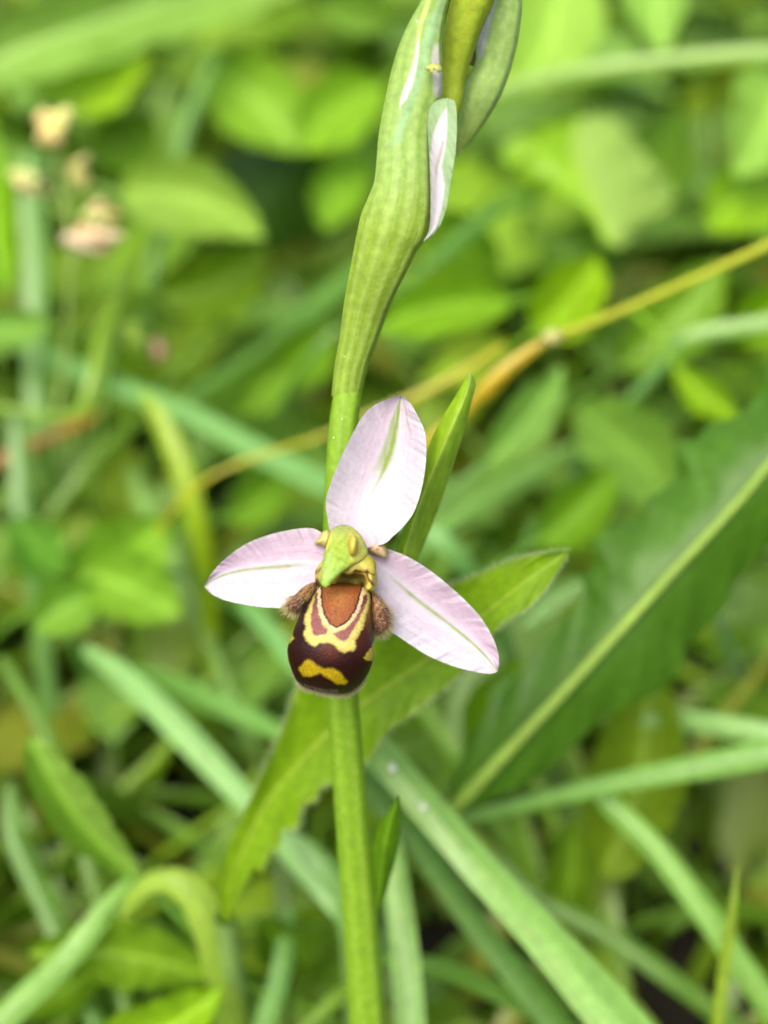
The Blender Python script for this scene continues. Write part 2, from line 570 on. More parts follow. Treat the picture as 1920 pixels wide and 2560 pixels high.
shield = Z('1', [(540, 960), (530, 1020), (500, 1080), (458, 1180), (418, 1280), (436, 1350), (415, 1430), (440, 1492), (480, 1532), (520, 1553), (560, 1532), (620, 1517), (690, 1525), (750, 1562), (800, 1612), (840, 1617), (880, 1602), (936, 1602), (946, 1540), (952, 1480), (992, 1420), (1030, 1350), (1050, 1250), (1082, 1150), (1096, 1050), (1100, 950), (1000, 860), (600, 860)])
smile = Z('1', [(362, 1790), (400, 1738), (440, 1705), (492, 1705), (530, 1740), (580, 1775), (640, 1790), (710, 1790), (762, 1808), (800, 1850), (840, 1890), (862, 1922), (845, 1947), (800, 1956), (740, 1940), (690, 1905), (640, 1872), (590, 1845), (540, 1850), (480, 1872), (420, 1865), (380, 1832)])
sideL = Z('1', [(306, 1380), (296, 1440), (308, 1482), (262, 1530), (200, 1550), (200, 1400)])
sideR = Z('1', [(1150, 1480), (1112, 1572), (1055, 1640), (1035, 1680), (1062, 1702), (1120, 1706), (1200, 1700), (1200, 1480)])

mauveL, mauveR, shield, smile, band, patch = [rounded(q) for q in (mauveL, mauveR, shield, smile, band, patch)]


def lipcol(S, T, X, Y):
    wx = X + 1.6 * wob(Y * .08, 41) + .8 * wob(Y * .5 + X * .3, 43)
    wy = Y + 1.6 * wob(X * .08, 42) + .8 * wob(X * .5 - Y * .3, 44)
    c = np.broadcast_to(lin((42, 9, 6)), X.shape + (3,)).copy()
    gx_, gy_ = Z('1', (690, 1610))
    c = paint(c, .75 * np.exp(-(((X - gx_) / 30) ** 2 + ((Y - gy_) / 22) ** 2)), (92, 38, 14))
    gx_, gy_ = Z('1', (1020, 1480))
    c = paint(c, .6 * np.exp(-(((X - gx_) / 22) ** 2 + ((Y - gy_) / 40) ** 2)), (84, 36, 22))
    gx_, gy_ = Z('1', (1085, 1180))
    c = paint(c, .8 * np.exp(-(((X - gx_) / 12) ** 2 + ((Y - gy_) / 40) ** 2)), (150, 100, 40))
    c = c * (1 + .25 * wob(X * .35 + Y * .2, 9))[..., None]
    sh = mask(shield, wx, wy, 4.5)
    c = paint(c, sh, (214, 198, 112))
    edge = np.clip(1 - sdist(shield, wx, wy) / 14, 0, 1) * sh
    c = paint(c, edge * .5, (208, 194, 70))
    mv = np.maximum(smooth(-5.5, .5, sdist(mauveL, wx, wy)), smooth(-5.5, .5, sdist(mauveR, wx, wy)))
    c = paint(c, mv, (142, 88, 82))
    dk = mv * np.clip(1 - (sdist(mauveL, X, Y) + 0) / 5, 0, 1) * (mask(mauveL, wx, wy, 3.5) > .3)
    up = 1 - smooth(1240 + 1030 / 4.1475, 1240 + 1230 / 4.1475, Y)
    c = paint(c, mv * up * .8, (84, 40, 30))
    bd = mask(band, wx, wy, 2.5) * (1 - smooth(.2, .8, mv))
    c = paint(c, bd * (1 - .35 * smooth(1530, 1575, Y)), (222, 196, 148))
    sp = sdist(patch, wx, wy)
    c = paint(c, smooth(-4.2, -1.5, sp), (38, 28, 26))
    inn = smooth(.2, 3.5, sp)
    c = paint(c, inn, (152, 90, 46))
    c = c * (1 + .14 * inn * wob(X * .3 + Y * .1, 77) + .1 * inn * wob(Y * .35 - X * .1, 78))[..., None]
    c = paint(c, inn * np.exp(-(((X - 848) / 26) ** 2 + ((Y - 1490) / 26) ** 2)) * .6, (196, 134, 74))
    c = paint(c, inn * .5 * np.exp(-((sp - 2) / 9) ** 2), (150, 72, 34))
    c = paint(c, mask(smile, wx, wy, 4.5), (184, 158, 18))
    c = paint(c, np.maximum(mask(sideL, wx, wy, 2.5), mask(sideR, wx, wy, 2.5)), (196, 178, 62))
    rim = sdist(np.vstack([lipL, lipR[::-1]]), X, Y)
    lowr = smooth(1240 + 1500 / 4.1475, 1240 + 1750 / 4.1475, Y)
    c = paint(c, (1 - smooth(.3, 2.6, rim)) * lowr * .8, (190, 166, 120))
    return c


loft('labellum', lipL, lipR, [-1.2, -2.2, -2.6, -2.4, -1.8, -.9], [.35, .72, .9, .95, .95, .9], lipcol, 'lip', flower, 230, 260, 0, 6, .85, back=.35)

# throat: yellow collar round the dark cavity under the column
colo = Z('1', [(640, 620), (800, 560), (960, 560), (1075, 600), (1150, 672), (1168, 780), (1176, 900), (1150, 985), (1105, 1030), (1040, 1035), (960, 1010), (860, 985), (760, 960), (660, 985), (590, 985), (545, 930), (525, 800), (555, 730)])
cav = Z('1', [(735, 890), (780, 830), (812, 795), (880, 812), (950, 800), (1035, 820), (1065, 880), (1050, 950), (1000, 995), (930, 985), (850, 955), (790, 925)])
streaks = [Z('1', q) for q in ([(525, 790), (560, 760), (612, 730), (612, 750), (570, 790), (532, 812)], [(528, 860), (560, 850), (580, 930), (560, 950), (530, 900)],
                               [(1045, 790), (1080, 785), (1090, 850), (1130, 890), (1152, 925), (1120, 930), (1080, 880)], [(1075, 970), (1125, 990), (1110, 1030), (1060, 1050)],
                               [(920, 765), (960, 780), (1000, 770), (1040, 795), (990, 800), (940, 790)])]


def throat():
    c0 = Z('1', (900, 890))
    m = 96
    O = spline(np.vstack([colo, colo[:1]]), m + 1)[:m]
    I = spline(np.vstack([cav, cav[:1]]), m + 1)[:m]
    ang = lambda q: np.unwrap(np.arctan2(q[:, 1] - c0[1], q[:, 0] - c0[0]))
    A = np.linspace(-np.pi, np.pi, m, endpoint=False)

    def rad(q):
        an = np.arctan2(q[:, 1] - c0[1], q[:, 0] - c0[0])
        r_ = np.hypot(q[:, 0] - c0[0], q[:, 1] - c0[1])
        o = np.argsort(an)
        an, r_ = an[o], r_[o]
        return np.interp(A, np.r_[an - 2 * np.pi, an, an + 2 * np.pi], np.r_[r_, r_, r_])
    ro, ri = rad(O), rad(I)
    rows = []
    for k in np.linspace(0, 1, 26):
        if k < .45:
            q = k / .45
            r_ = ri * q
            d = .5 - 4.1 * q ** 4
        else:
            q = (k - .45) / .55
            r_ = ri + (ro - ri) * q
            d = -3.6 - .5 * math.sin(q * math.pi) + 2.2 * q ** 3.5
        rows.append((r_, np.full(m, d)))
    Rr = np.array([q[0] for q in rows])
    Dd = np.array([q[1] for q in rows])
    X = c0[0] + Rr * np.cos(A)
    Y = c0[1] + Rr * np.sin(A)
    sink = np.where(np.cos(A) < 0, smooth(-.1, .3, np.sin(A)), smooth(.35, .75, np.sin(A)))
    Dd = Dd + sink[None, :] * 3.6 * smooth(.15, .45, np.linspace(0, 1, 26))[:, None]
    Dd = Dd + .12 * wob(A * 3, 4) * np.linspace(0, 1, 26)[:, None]
    c = np.broadcast_to(lin((230, 212, 80)), X.shape + (3,)).copy()
    c = paint(c, .6 * smooth(1240 + 620 / 4.15, 1240 + 800 / 4.15, Y) * (1 - smooth(1240 + 800 / 4.15, 1240 + 1000 / 4.15, Y)), (222, 206, 110))
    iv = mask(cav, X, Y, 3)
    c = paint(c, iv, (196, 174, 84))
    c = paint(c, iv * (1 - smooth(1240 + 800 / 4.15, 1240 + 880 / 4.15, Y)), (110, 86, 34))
    hx, hy = Z('1', (980, 900))
    c = paint(c, iv * np.exp(-(((X - hx) / 14) ** 2 + ((Y - hy) / 18) ** 2)) * .7, (226, 208, 100))
    for q in streaks:
        c = paint(c, mask(q, X, Y, 2.5) * .9, (112, 56, 22))
    hx, hy = Z('1', (1020, 930))
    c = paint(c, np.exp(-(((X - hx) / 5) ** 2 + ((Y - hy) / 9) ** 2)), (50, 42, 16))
    make('throat', P(X, Y, Dd), grid_faces(26, m, True), c, 'fleshy', flower)


throat()

# column: hooded head with a beak
colL = Z('1', [(800, 300), (735, 322), (690, 375), (662, 460), (635, 550), (612, 650), (600, 740), (590, 800), (584, 850), (588, 900), (602, 930), (630, 948)])
colR = Z('1', [(860, 300), (945, 345), (1015, 425), (1062, 520), (1078, 600), (1040, 665), (935, 715), (862, 755), (800, 800), (750, 848), (706, 892), (678, 928), (640, 949)])


def columncol(S, T, X, Y):
    c = np.broadcast_to(lin((172, 198, 76)), X.shape + (3,)).copy()
    c = paint(c, smooth(.45, .8, S), (168, 206, 92))
    c = paint(c, smooth(.8, 1, S) * .7, (150, 196, 62))
    q = Z('1', [(720, 360), (700, 420), (672, 510), (640, 560), (650, 470), (690, 380)])
    c = paint(c, mask(q, X, Y, 5), (250, 232, 90))
    q = Z('1', [(880, 660), (1000, 600), (1070, 560), (1080, 650), (980, 690), (900, 720), (860, 760)])
    c = paint(c, mask(q, X, Y, 10) * .8, (206, 204, 72))
    q = Z('1', (800, 640))
    c = paint(c, .5 * np.exp(-(((X - q[0]) / 30) ** 2 + ((Y - q[1]) / 18) ** 2)), (138, 178, 44))
    q = Z('1', (860, 420))
    c = paint(c, .5 * np.exp(-(((X - q[0]) / 20) ** 2 + ((Y - q[1]) / 22) ** 2)), (186, 196, 70))
    q = Z('1', [(870, 300), (940, 340), (1020, 430), (1090, 600), (1060, 680), (960, 720), (890, 660), (900, 520), (860, 400)])
    c = paint(c, mask(q, X, Y, 9) * .75, (216, 212, 104))
    q = Z('1', [(700, 350), (800, 290), (880, 300), (850, 400), (760, 430), (690, 470)])
    c = paint(c, mask(q, X, Y, 12) * .5, (196, 214, 120))
    q = Z('1', [(640, 600), (690, 560), (720, 650), (680, 800), (640, 880), (625, 760)])
    c = paint(c, mask(q, X, Y, 12) * .5, (190, 220, 124))
    return c * (1 + .14 * wob(X * .12 + Y * .07, 6) + .08 * wob(X * .31 - Y * .23, 16))[..., None]


loft('column', colL, colR, [-1.2, -2.8, -3.6, -4.4, -5.4, -6.0], [.55, .7, .75, .85, .95, .9], columncol, 'fleshy', flower, 70, 60, 0, 6, .9, back=.6)
pillow('pollinium', Z('1', [(900, 410), (945, 405), (972, 450), (975, 540), (950, 610), (905, 625), (875, 570), (872, 480)]), Z('1', (925, 515)), -5.0, -6.7,
       lambda S, T, X, Y: lin((244, 216, 96)) + (lin((214, 208, 74)) - lin((244, 216, 96))) * (S ** 2)[..., None], 'fleshy', flower, 14, 40, -4.0)
# yellow ledge below the anther
def ledgecol(S, T, X, Y):
    c = lin((226, 214, 110)) + (lin((204, 190, 66)) - lin((226, 214, 110))) * (S ** 2)[..., None]
    c = paint(c, .5 * mask(Z('1', [(900, 640), (1060, 600), (1130, 680), (1000, 690), (900, 700)]), X, Y, 12), (170, 190, 50))
    for q in ([(1045, 770), (1075, 760), (1095, 800), (1080, 830), (1055, 815)], [(915, 770), (960, 762), (1010, 775), (1010, 795), (940, 790)]):
        c = paint(c, mask(Z('1', q), X, Y, 3) * .9, (104, 56, 20))
    return c


pillow('stigma_ledge', Z('1', [(870, 655), (960, 632), (1065, 605), (1135, 670), (1160, 755), (1148, 815), (1060, 800), (980, 785), (925, 790), (890, 815), (840, 805), (835, 760)]), Z('1', (975, 725)), -3.6, -4.5,
       ledgecol, 'fleshy', flower, 12, 44, -2.5, .1)


# side lobes of the lip with their fur
def lobecol(dark, lt, gy0):
    def f(S, T, X, Y):
        k = np.clip(.75 + .5 * wob(X * .12 + Y * .09, 14) + .3 * wob(X * .3 - Y * .22, 15), 0, 1)
        c = lin(lt) + (lin(dark) - lin(lt)) * k[..., None]
        return paint(c, smooth(.85, 1, S), (206, 186, 120))
    return f


loL = Z('1', [(545, 880), (480, 900), (400, 945), (330, 1012), (255, 1090), (212, 1130), (225, 1180), (275, 1210), (320, 1225), (365, 1195), (410, 1150), (470, 1080), (545, 985)])
loR = Z('1', [(1100, 985), (1170, 1000), (1222, 1060), (1270, 1130), (1305, 1220), (1318, 1300), (1300, 1385), (1232, 1425), (1160, 1432), (1110, 1370), (1090, 1250), (1090, 1130)])
pillow('side_lobe', loL, Z('1', (380, 1075)), -.6, -2.6, lobecol((112, 66, 58), (206, 166, 84), 0), 'lip', flower, 16, 60, .5, .15, 3)
pillow('side_lobe', loR, Z('1', (1210, 1220)), -.6, -2.6, lobecol((124, 78, 70), (206, 166, 96), 0), 'lip', flower, 16, 60, .5, .15, 5)
items = []
for (poly, cen, nfur, nedge, ref) in ((loL, (380, 1075), 420, 420, (-.6, .8)), (loR, (1210, 1220), 420, 420, (.75, .65))):
    c0 = Z('1', cen)
    O = spline(np.vstack([poly, poly[:1]]), 400)
    for i in range(nfur):
        e = O[rng.integers(0, 400)]
        q = math.sqrt(rng.uniform(0, .9))
        p = c0 + (e - c0) * q
        dd = -.6 - 2.0 * math.sqrt(max(0, 1 - q * q))
        v = np.array(ref) + rng.normal(0, .35, 2)
        v = v / np.linalg.norm(v) * rng.uniform(6, 13)
        along = ((p - c0) @ np.array(ref)) / 40
        if rng.uniform() < .25 + .5 * (along > .75):
            c = (222, 200, 146)
        elif along < -.25 and rng.uniform() < .7:
            c = (196, 156, 70)
        else:
            c = random.choice([(92, 48, 50), (112, 62, 64), (134, 84, 86)])
        items.append((p[0], p[1], dd, v[0], v[1], -.25, .9, c, tuple(min(255, k + 45) for k in c)))
    for i in range(nedge):
        e = O[rng.integers(0, 400)]
        o = (e - c0) / np.linalg.norm(e - c0)
        if o @ np.array(ref) < .1:
            continue
        v = o + np.array(ref) * .4 + rng.normal(0, .25, 2)
        v = v / np.linalg.norm(v) * rng.uniform(10, 24)
        e2 = c0 + (e - c0) * rng.uniform(.88, 1)
        items.append((e2[0], e2[1], -.7, v[0], v[1], rng.uniform(-.3, .1), 1.2, (214, 190, 132), (244, 234, 196)))
hairs('side_lobe_fur', items, flower)
items = []
O = spline(np.vstack([lipL[9:], lipR[::-1][:7]]), 700)
cen = Z('1', (690, 1600))
for i in range(1100):
    k = rng.integers(0, 700)
    e = O[k]
    o = (e - cen) / np.linalg.norm(e - cen)
    low_ = smooth(1675, 1722, e[1])
    if rng.uniform() > .06 + low_:
        continue
    v = o + rng.normal(0, .3, 2) + np.array([.15, .1])
    v = v / np.linalg.norm(v) * rng.uniform(3, 5 + 11 * low_)
    items.append((e[0] - o[0] * rng.uniform(0, 4), e[1] - o[1] * rng.uniform(0, 4), rng.uniform(-1.4, -.6), v[0], v[1], rng.uniform(-.3, .2), 1.15, (206, 184, 130), (244, 234, 198)))
for i in range(320):
    x, y = Z('1', (rng.uniform(360, 760), rng.uniform(1935, 2035)))
    if sdist(np.vstack([lipL, lipR[::-1]]), np.array([x]), np.array([y]))[0] < 1:
        continue
    v = np.array([rng.normal(0, .5), 1.0]) * rng.uniform(5, 9)
    items.append((x, y, -3.3, v[0], v[1], -.35, .8, (84, 66, 56), (176, 160, 140)))
hairs('lip_fringe', items, flower)
# ovary joining the flower to the stem
loft('ovary', Z('d', [(712, 1330), (716, 1260), (728, 1200)]), Z('d', [(768, 1330), (778, 1260), (790, 1200)]), [5.5, 4.5, 1.2], [.9], stripecol((130, 165, 40), (150, 185, 70)), 'stem', flower, 16, 20)

# bract beside the flower -------------------------------------------------------
bl = Z('d', [(850, 1250), (862, 1170), (900, 1060), (921, 975), (948, 915), (975, 870), (1000, 828), (1008, 812), (1014, 808)])
bm = Z('d', [(862, 1250), (880, 1170), (908, 1085), (930, 1030), (958, 965), (985, 905), (1004, 860), (1014, 828), (1017, 809)])
br = Z('d', [(885, 1255), (905, 1205), (936, 1130), (962, 1060), (984, 990), (1004, 925), (1018, 870), (1028, 832), (1020, 811)])


def bractcol(S, T, X, Y):
    c = np.where((T < 0)[..., None], lin((150, 202, 44)), lin((128, 176, 56)))
    v = 1 - smooth(0, .18, np.abs(T * 3.5 - np.round(T * 3.5)))
    c = c * (1 - .22 * v * (T > .1))[..., None] * (1 + .1 * wob(S * 9 + T * 3, 4))[..., None]
    c = paint(c, 1 - smooth(.0, .07, np.abs(T)), (172, 206, 96))
    return paint(c, smooth(.8, 1, T) * .5 + smooth(.96, 1, S) * .7, (160, 200, 110))


lamina('bract', bl, bm, br, [4, 3.5, 2.5, 1.5, .8], ([1.5, 2.2, 2.0, 1.2, .2], [.6, 1.4, 1.6, 1.0, .2]), bractcol, 'leaf', orchid, 90, 31, .05, 5)

# narrow leaf low on the stem
sl_ = Z('d', [(806, 1990), (800, 1930), (800, 1870), (806, 1820), (822, 1778), (845, 1742), (862, 1716)])
sm_ = Z('d', [(812, 1990), (820, 1930), (826, 1870), (832, 1820), (842, 1778), (854, 1745), (862, 1716)])
sr_ = Z('d', [(818, 1990), (834, 1930), (848, 1880), (860, 1830), (866, 1785), (866, 1745), (862, 1716)])
lamina('stem_leaf', sl_, sm_, sr_, [18, 16, 13, 11, 9], ([1, 1.5, 1.5, .5], [1, 1.5, 1.5, .5]), leafcol((96, 152, 24), (124, 176, 50), .1, None, 0, 9, (70, 66, 30)), 'leaf', orchid, 50, 17)

# buds ---------------------------------------------------------------------------
bL = Z('3', [(136, 2840), (160, 2620), (192, 2440), (215, 2250), (240, 2080), (270, 1920), (340, 1560), (392, 1425), (440, 1300), (458, 1150), (470, 1000), (492, 850), (530, 655), (572, 480), (625, 310), (695, 155), (780, 0), (880, -220), (960, -420), (985, -520)])
bR = Z('3', [(340, 2840), (390, 2620), (457, 2440), (525, 2250), (605, 2080), (685, 1925), (745, 1800), (800, 1720), (845, 1560), (855, 1400), (850, 1200), (846, 1000), (866, 850), (918, 700), (935, 590), (932, 470), (928, 300), (948, 120), (975, 0), (1000, -240), (1000, -515)])


def budcol(S, T, X, Y):
    zx, zy = (X - 780) * 2.8603, Y * 2.8603
    k = np.clip(.5 + .35 * np.sin(T * 11 + .8 * np.sin(S * 5)) + .35 * wob(S * 2 + T * 9, 12) + .12 * wob(S * 40 + 3 * np.sin(T * 9), 13), 0, 1)
    lo = lin((138, 172, 44)) + (lin((160, 190, 84)) - lin((138, 172, 44))) * k[..., None]
    hi = lin((142, 182, 78)) + (lin((166, 196, 108)) - lin((142, 182, 78))) * k[..., None]
    c = lo + (hi - lo) * (1 - smooth(1100, 1700, zy))[..., None]
    c = paint(c, mask([(930, -300), (900, 40), (820, 150), (780, 350), (740, 520), (640, 800), (560, 1050), (640, 1000), (720, 760), (800, 560), (850, 350), (900, 200), (980, -200)], zx, zy, 30) * .8, (156, 200, 142))
    c = paint(c, mask([(622, 775), (638, 690), (690, 555), (728, 450), (744, 350), (768, 240), (764, 350), (748, 470), (722, 590), (680, 690)], zx, zy, 9), (240, 238, 236))
    c = paint(c, mask([(850, -20), (830, 60), (790, 180), (765, 300), (750, 250), (780, 120), (820, 0)], zx, zy, 12) * .8, (206, 222, 120))
    c = paint(c, mask([(868, 320), (905, 310), (912, 450), (925, 520), (932, 690), (900, 700), (868, 660), (862, 520), (850, 430)], zx, zy, 10) * .8, (214, 210, 206))
    c = paint(c, .4 * mask([(835, 1010), (850, 1010), (862, 1400), (830, 1640), (810, 1700), (800, 1640), (826, 1400)], zx, zy, 10), (120, 130, 40))
    lines = (1 - smooth(.0, .2, np.abs(np.sin(T * 3.5 + .35 + .3 * wob(S * 3, 61))))) * np.clip(.6 + .7 * wob(S * 6 + T, 62), 0, 1)
    c = paint(c, lines * (.18 + .32 * smooth(1200, 1500, zy)), (104, 142, 26))
    return c


bud = loft('flower_bud', bL, bR, [3.2, 1, -1.5, -3.0, -3.6, -4.5, -6, -8], [.8, .7, .62, .58, .6, .65], budcol, 'stem', orchid, 170, 84, .012, 11)
bud['label'] = 'largest green bud on ribbed ovary, its white sepal margin showing'
fl = Z('3', [(795, 1722), (838, 1640), (848, 1450), (842, 1200), (830, 1000), (828, 850), (850, 760), (900, 715), (960, 700)])
fm = Z('3', [(803, 1725), (870, 1630), (905, 1450), (925, 1250), (930, 1050), (932, 900), (945, 790), (962, 730), (975, 702)])
fr_ = Z('3', [(812, 1722), (900, 1640), (955, 1510), (982, 1370), (1002, 1240), (1026, 1100), (1036, 950), (1034, 800), (1018, 725), (985, 702)])


def flapcol(S, T, X, Y):
    zx, zy = (X - 780) * 2.8603, Y * 2.8603
    c = np.broadcast_to(lin((172, 206, 148)), X.shape + (3,)) * (1 + .12 * wob(S * 12 + T * 2, 2))[..., None]
    q = [(962, 765), (905, 860), (864, 960), (846, 1100), (848, 1300), (846, 1500), (800, 1720), (850, 1695), (900, 1600), (935, 1460), (952, 1330), (925, 1190), (958, 1040), (968, 900)]
    c = paint(c, mask(q, zx, zy, 9), (238, 230, 238))
    c = paint(c, .5 * mask([(930, 1010), (945, 1010), (930, 1110), (900, 1200), (885, 1320), (880, 1200), (905, 1100)], zx, zy, 9), (150, 150, 80))
    return c


lamina('sepal_margin', fl, fm, fr_, [-4.6, -5.6, -6.2, -6.2, -5.8], ([1.6, 1.4, 1.2, .6], [.2, -.2, -.3, .2]), flapcol, 'sepal', bud, 80, 31, .15, 6)
hk = Z('3', [(800, 490), (835, 465), (880, 455), (918, 468), (930, 500), (905, 520), (890, 500), (868, 500), (860, 540), (845, 520)])
pillow('sepal_tip', hk, Z('3', (868, 482)), -6.6, -7.1, flat((206, 214, 110)), 'stem', bud, 8, 30)
rL = Z('3', [(1042, 1120), (1038, 1000), (1042, 880), (1060, 730), (1092, 620), (1150, 500), (1172, 420), (1172, 330), (1192, 180), (1240, 60), (1270, -60), (1320, -260), (1350, -380)])
rR = Z('3', [(1052, 1120), (1085, 1065), (1140, 1005), (1235, 880), (1340, 702), (1412, 520), (1462, 330), (1491, 150), (1502, 0), (1495, -120), (1450, -260), (1370, -385)])


def bud2col(S, T, X, Y):
    zx, zy = (X - 780) * 2.8603, Y * 2.8603
    k = np.clip(.5 + .4 * np.sin(T * 10 + S * 2) + .3 * wob(S * 12 + T * 6, 22), 0, 1)
    c = lin((166, 206, 98)) + (lin((184, 218, 130)) - lin((166, 206, 98))) * k[..., None]
    c = paint(c, mask([(1310, -80), (1250, 40), (1202, 170), (1182, 300), (1188, 430), (1222, 390), (1252, 260), (1285, 120), (1320, -20)], zx, zy, 12), (224, 228, 226))
    return paint(c, (1 - smooth(-.1, .25, np.sin(T))) * 0 + .35 * smooth(700, 1000, zy), (172, 198, 70))


bud2 = loft('flower_bud', rL, rR, [6, 4.5, 3, 2, 1, 0, -1], [.8], bud2col, 'stem', orchid, 110, 44, .02, 8)
bud2['label'] = 'slimmer drooping green bud with a white slit'
pillow('petal_tip', Z('3', [(1180, 230), (1150, 275), (1118, 320), (1074, 382), (1098, 430), (1138, 468), (1172, 462), (1190, 340)]), Z('3', (1140, 370)), 3.4, 2.4, flat((140, 140, 92), .2), 'stem', bud2, 10, 36)
# droplets and pale specks on the skin
V, F, Cc = [], [], []


def bead(x, y, d, r):
    pts = P(np.array([x]), np.array([y]), np.array([d]))[0]
    rm = r * (130 + d) / FPX / 1000
    k = len(V)
    for i in range(1, 5):
        for j in range(8):
            a1, a2 = math.pi * i / 5, 2 * math.pi * j / 8
            V.append(pts + rm * np.array([math.sin(a1) * math.cos(a2), math.sin(a1) * math.sin(a2), math.cos(a1)]))
            Cc.append(lin((228, 236, 214)))
    F.extend(grid_faces(4, 8, True, k))
    F.append(tuple(range(k, k + 8)))
    F.append(tuple(range(k + 24, k + 32)))


for (x, y, d, r) in [(721, 945, 1.4, 2), (739, 905, 1.0, 2), (757, 690, .2, 1.8), (780, 705, .2, 1.6), (790, 640, -.6, 1.7), (836, 590, -1.5, 1.5), (744, 770, 1, 1.8), (765, 940, 1.2, 1.6), (901, 46, -8.2, 3.5), (738, 1010, .8, 1.7)]:
    bead(x * 1.15733, y * 1.15733, d, r)
o = make('dew_bead', np.array(V), F, np.array(Cc), 'drop', orchid)
o['kind'] = 'stuff'

# ================================================================== neighbours


def bdepth(yd):
    return far(np.interp(yd, [0, 1106, 2212], [140, 90, 45]))


def far(d):
    d = np.asarray(d, float)
    return d +   .15 * np.clip(d - 62, 0, None)


def blade(name, pts, col, label=None, cat='grass', group=None, fold=.18, roll=0.0, mat='grass', n=48, m=15, rib=None, parent=None, root=None, tipfade=None, seed=0, top=None):
    """a strap leaf through (x, y, depth, width) in display px; root: 'start'/'end' continues it down to the soil"""
    a = np.array(pts, float)
    a[:, 2] = far(a[:, 2])
    q = Z('d', a[:, :2])
    W = P(q[:, 0], q[:, 1], a[:, 2])
    wid = .76 * a[:, 3] / .86406 * (FOCUS + a[:, 2] / 1000) / FPX
    if root == 'start':
        W, wid = W[::-1], wid[::-1]
    if root:
        t_ = W[-1] - W[-2]
        t_ = t_ / np.linalg.norm(t_)
        p1 = W[-1] + t_ * .02
        z1 = max(p1[2], .004)
        p1[2] = z1
        g = p1 + np.array([t_[0] * .5, abs(t_[1]) * .2 + .3, 0]) * z1
        mid_ = (p1 + g) / 2
        mid_[2] = z1 * .45
        g[2] = -.004
        W = np.vstack([W, p1, mid_, g])
        wid = np.r_[wid, wid[-1] * .95, wid[-1] * .8, wid[-1] * .6]
    c4 = spline(np.c_[W, wid], n)
    C, wd = c4[:, :3], c4[:, 3]
    T_ = np.gradient(C, axis=0)
    T_ /= np.linalg.norm(T_, axis=1)[:, None]
    view = C - CAM
    view /= np.linalg.norm(view, axis=1)[:, None]
    side = np.cross(T_, view)
    side /= np.linalg.norm(side, axis=1)[:, None]
    nor = np.cross(side, T_)
    rl = R(roll) + .25 * wob(np.linspace(0, 1, n) * 2, seed + 3)
    s2 = side * np.cos(rl)[:, None] + nor * np.sin(rl)[:, None]
    n2 = np.cross(s2, T_)
    t = np.linspace(-1, 1, m)
    corr = 1 / np.clip(np.cos(rl), .5, 1)
    V_ = C[:, None, :] + s2[:, None, :] * (t[None, :, None] * (wd * corr / 2)[:, None, None]) + n2[:, None, :] * ((np.abs(t) ** 1.5 * fold)[None, :, None] * wd[:, None, None])
    S = np.linspace(0, 1, n)[:, None] * np.ones((1, m))
    Tm = t[None, :] * np.ones((n, 1))
    b = lin(col)
    cc_ = b * (1 + .16 * wob(S * 7 + Tm, seed) + .10 * np.cos(Tm * 15 + seed) + .08 * wob(S * 30 + Tm * 5, seed + 8))[..., None]
    cc_ = cc_ + (lin((170, 160, 80)) - cc_) * (.35 * smooth(.75, 1.1, wob(S * 8 + Tm * 2, seed + 20)))[..., None]
    if rib is not None:
        cc_ = cc_ + (lin(rib) - cc_) * (1 - smooth(.05, .3, np.abs(Tm)))[..., None]
    if top is not None:
        cc_ = cc_ + (lin(top) - cc_) * smooth(.5, .05, S)[..., None] if False else cc_ + (lin(top) - cc_) * (1 - smooth(.05, .5, S))[..., None]
    o = make(name, V_, grid_faces(n, m), cc_, mat, parent)
    if label:
        tag(o, label, cat, group)
    return o


def tube(name, pts, col, mat='stem', parent=None, n=40, m=10, label=None, cat=None, c2=None, root=False, group=None):
    a = np.array(pts, float)
    a[:, 2] = far(a[:, 2])
    q = Z('d', a[:, :2])
    W = P(q[:, 0], q[:, 1], a[:, 2])
    rad_ = a[:, 3] / 2 / .86406 * (FOCUS + a[:, 2] / 1000) / FPX
    if root:
        t_ = (W[-1] - W[-2]) / np.linalg.norm(W[-1] - W[-2])
        p1 = W[-1] + t_ * .012
        p1[2] = max(p1[2], .004)
        g = p1 + np.array([t_[0] * .4, abs(t_[1]) * .2 + .2, 0]) * p1[2]
        g[2] = -.004
        W = np.vstack([W, p1, g])
        rad_ = np.r_[rad_, rad_[-1], rad_[-1]]
    return wtube(name, W, rad_, col, mat, parent, n, m, label, cat, c2, group)


def wtube(name, W, rad_, col, mat='stem', parent=None, n=24, m=8, label=None, cat=None, c2=None, group=None):
    c4 = spline(np.c_[W, rad_], n)
    C, r_ = c4[:, :3], c4[:, 3]
    T_ = np.gradient(C, axis=0)
    T_ /= np.linalg.norm(T_, axis=1)[:, None]
    u = np.cross(T_, np.array([.37, .81, .45]))
    u /= np.linalg.norm(u, axis=1)[:, None]
    v = np.cross(T_, u)
    th_ = np.linspace(0, 2 * np.pi, m, endpoint=False)
    V_ = C[:, None] + r_[:, None, None] * (u[:, None] * np.cos(th_)[None, :, None] + v[:, None] * np.sin(th_)[None, :, None])
    s = np.linspace(0, 1, n)[:, None] * np.ones((1, m))
    cc_ = lin(col) + (lin(c2 if c2 is not None else col) - lin(col)) * s[..., None]
    cc_ = cc_ * (1 + .1 * wob(s * 9, 3))[..., None]
    o = make(name, V_, grid_faces(n, m, True), cc_, mat, parent)
    if label:
        tag(o, label, cat, group)
    return o


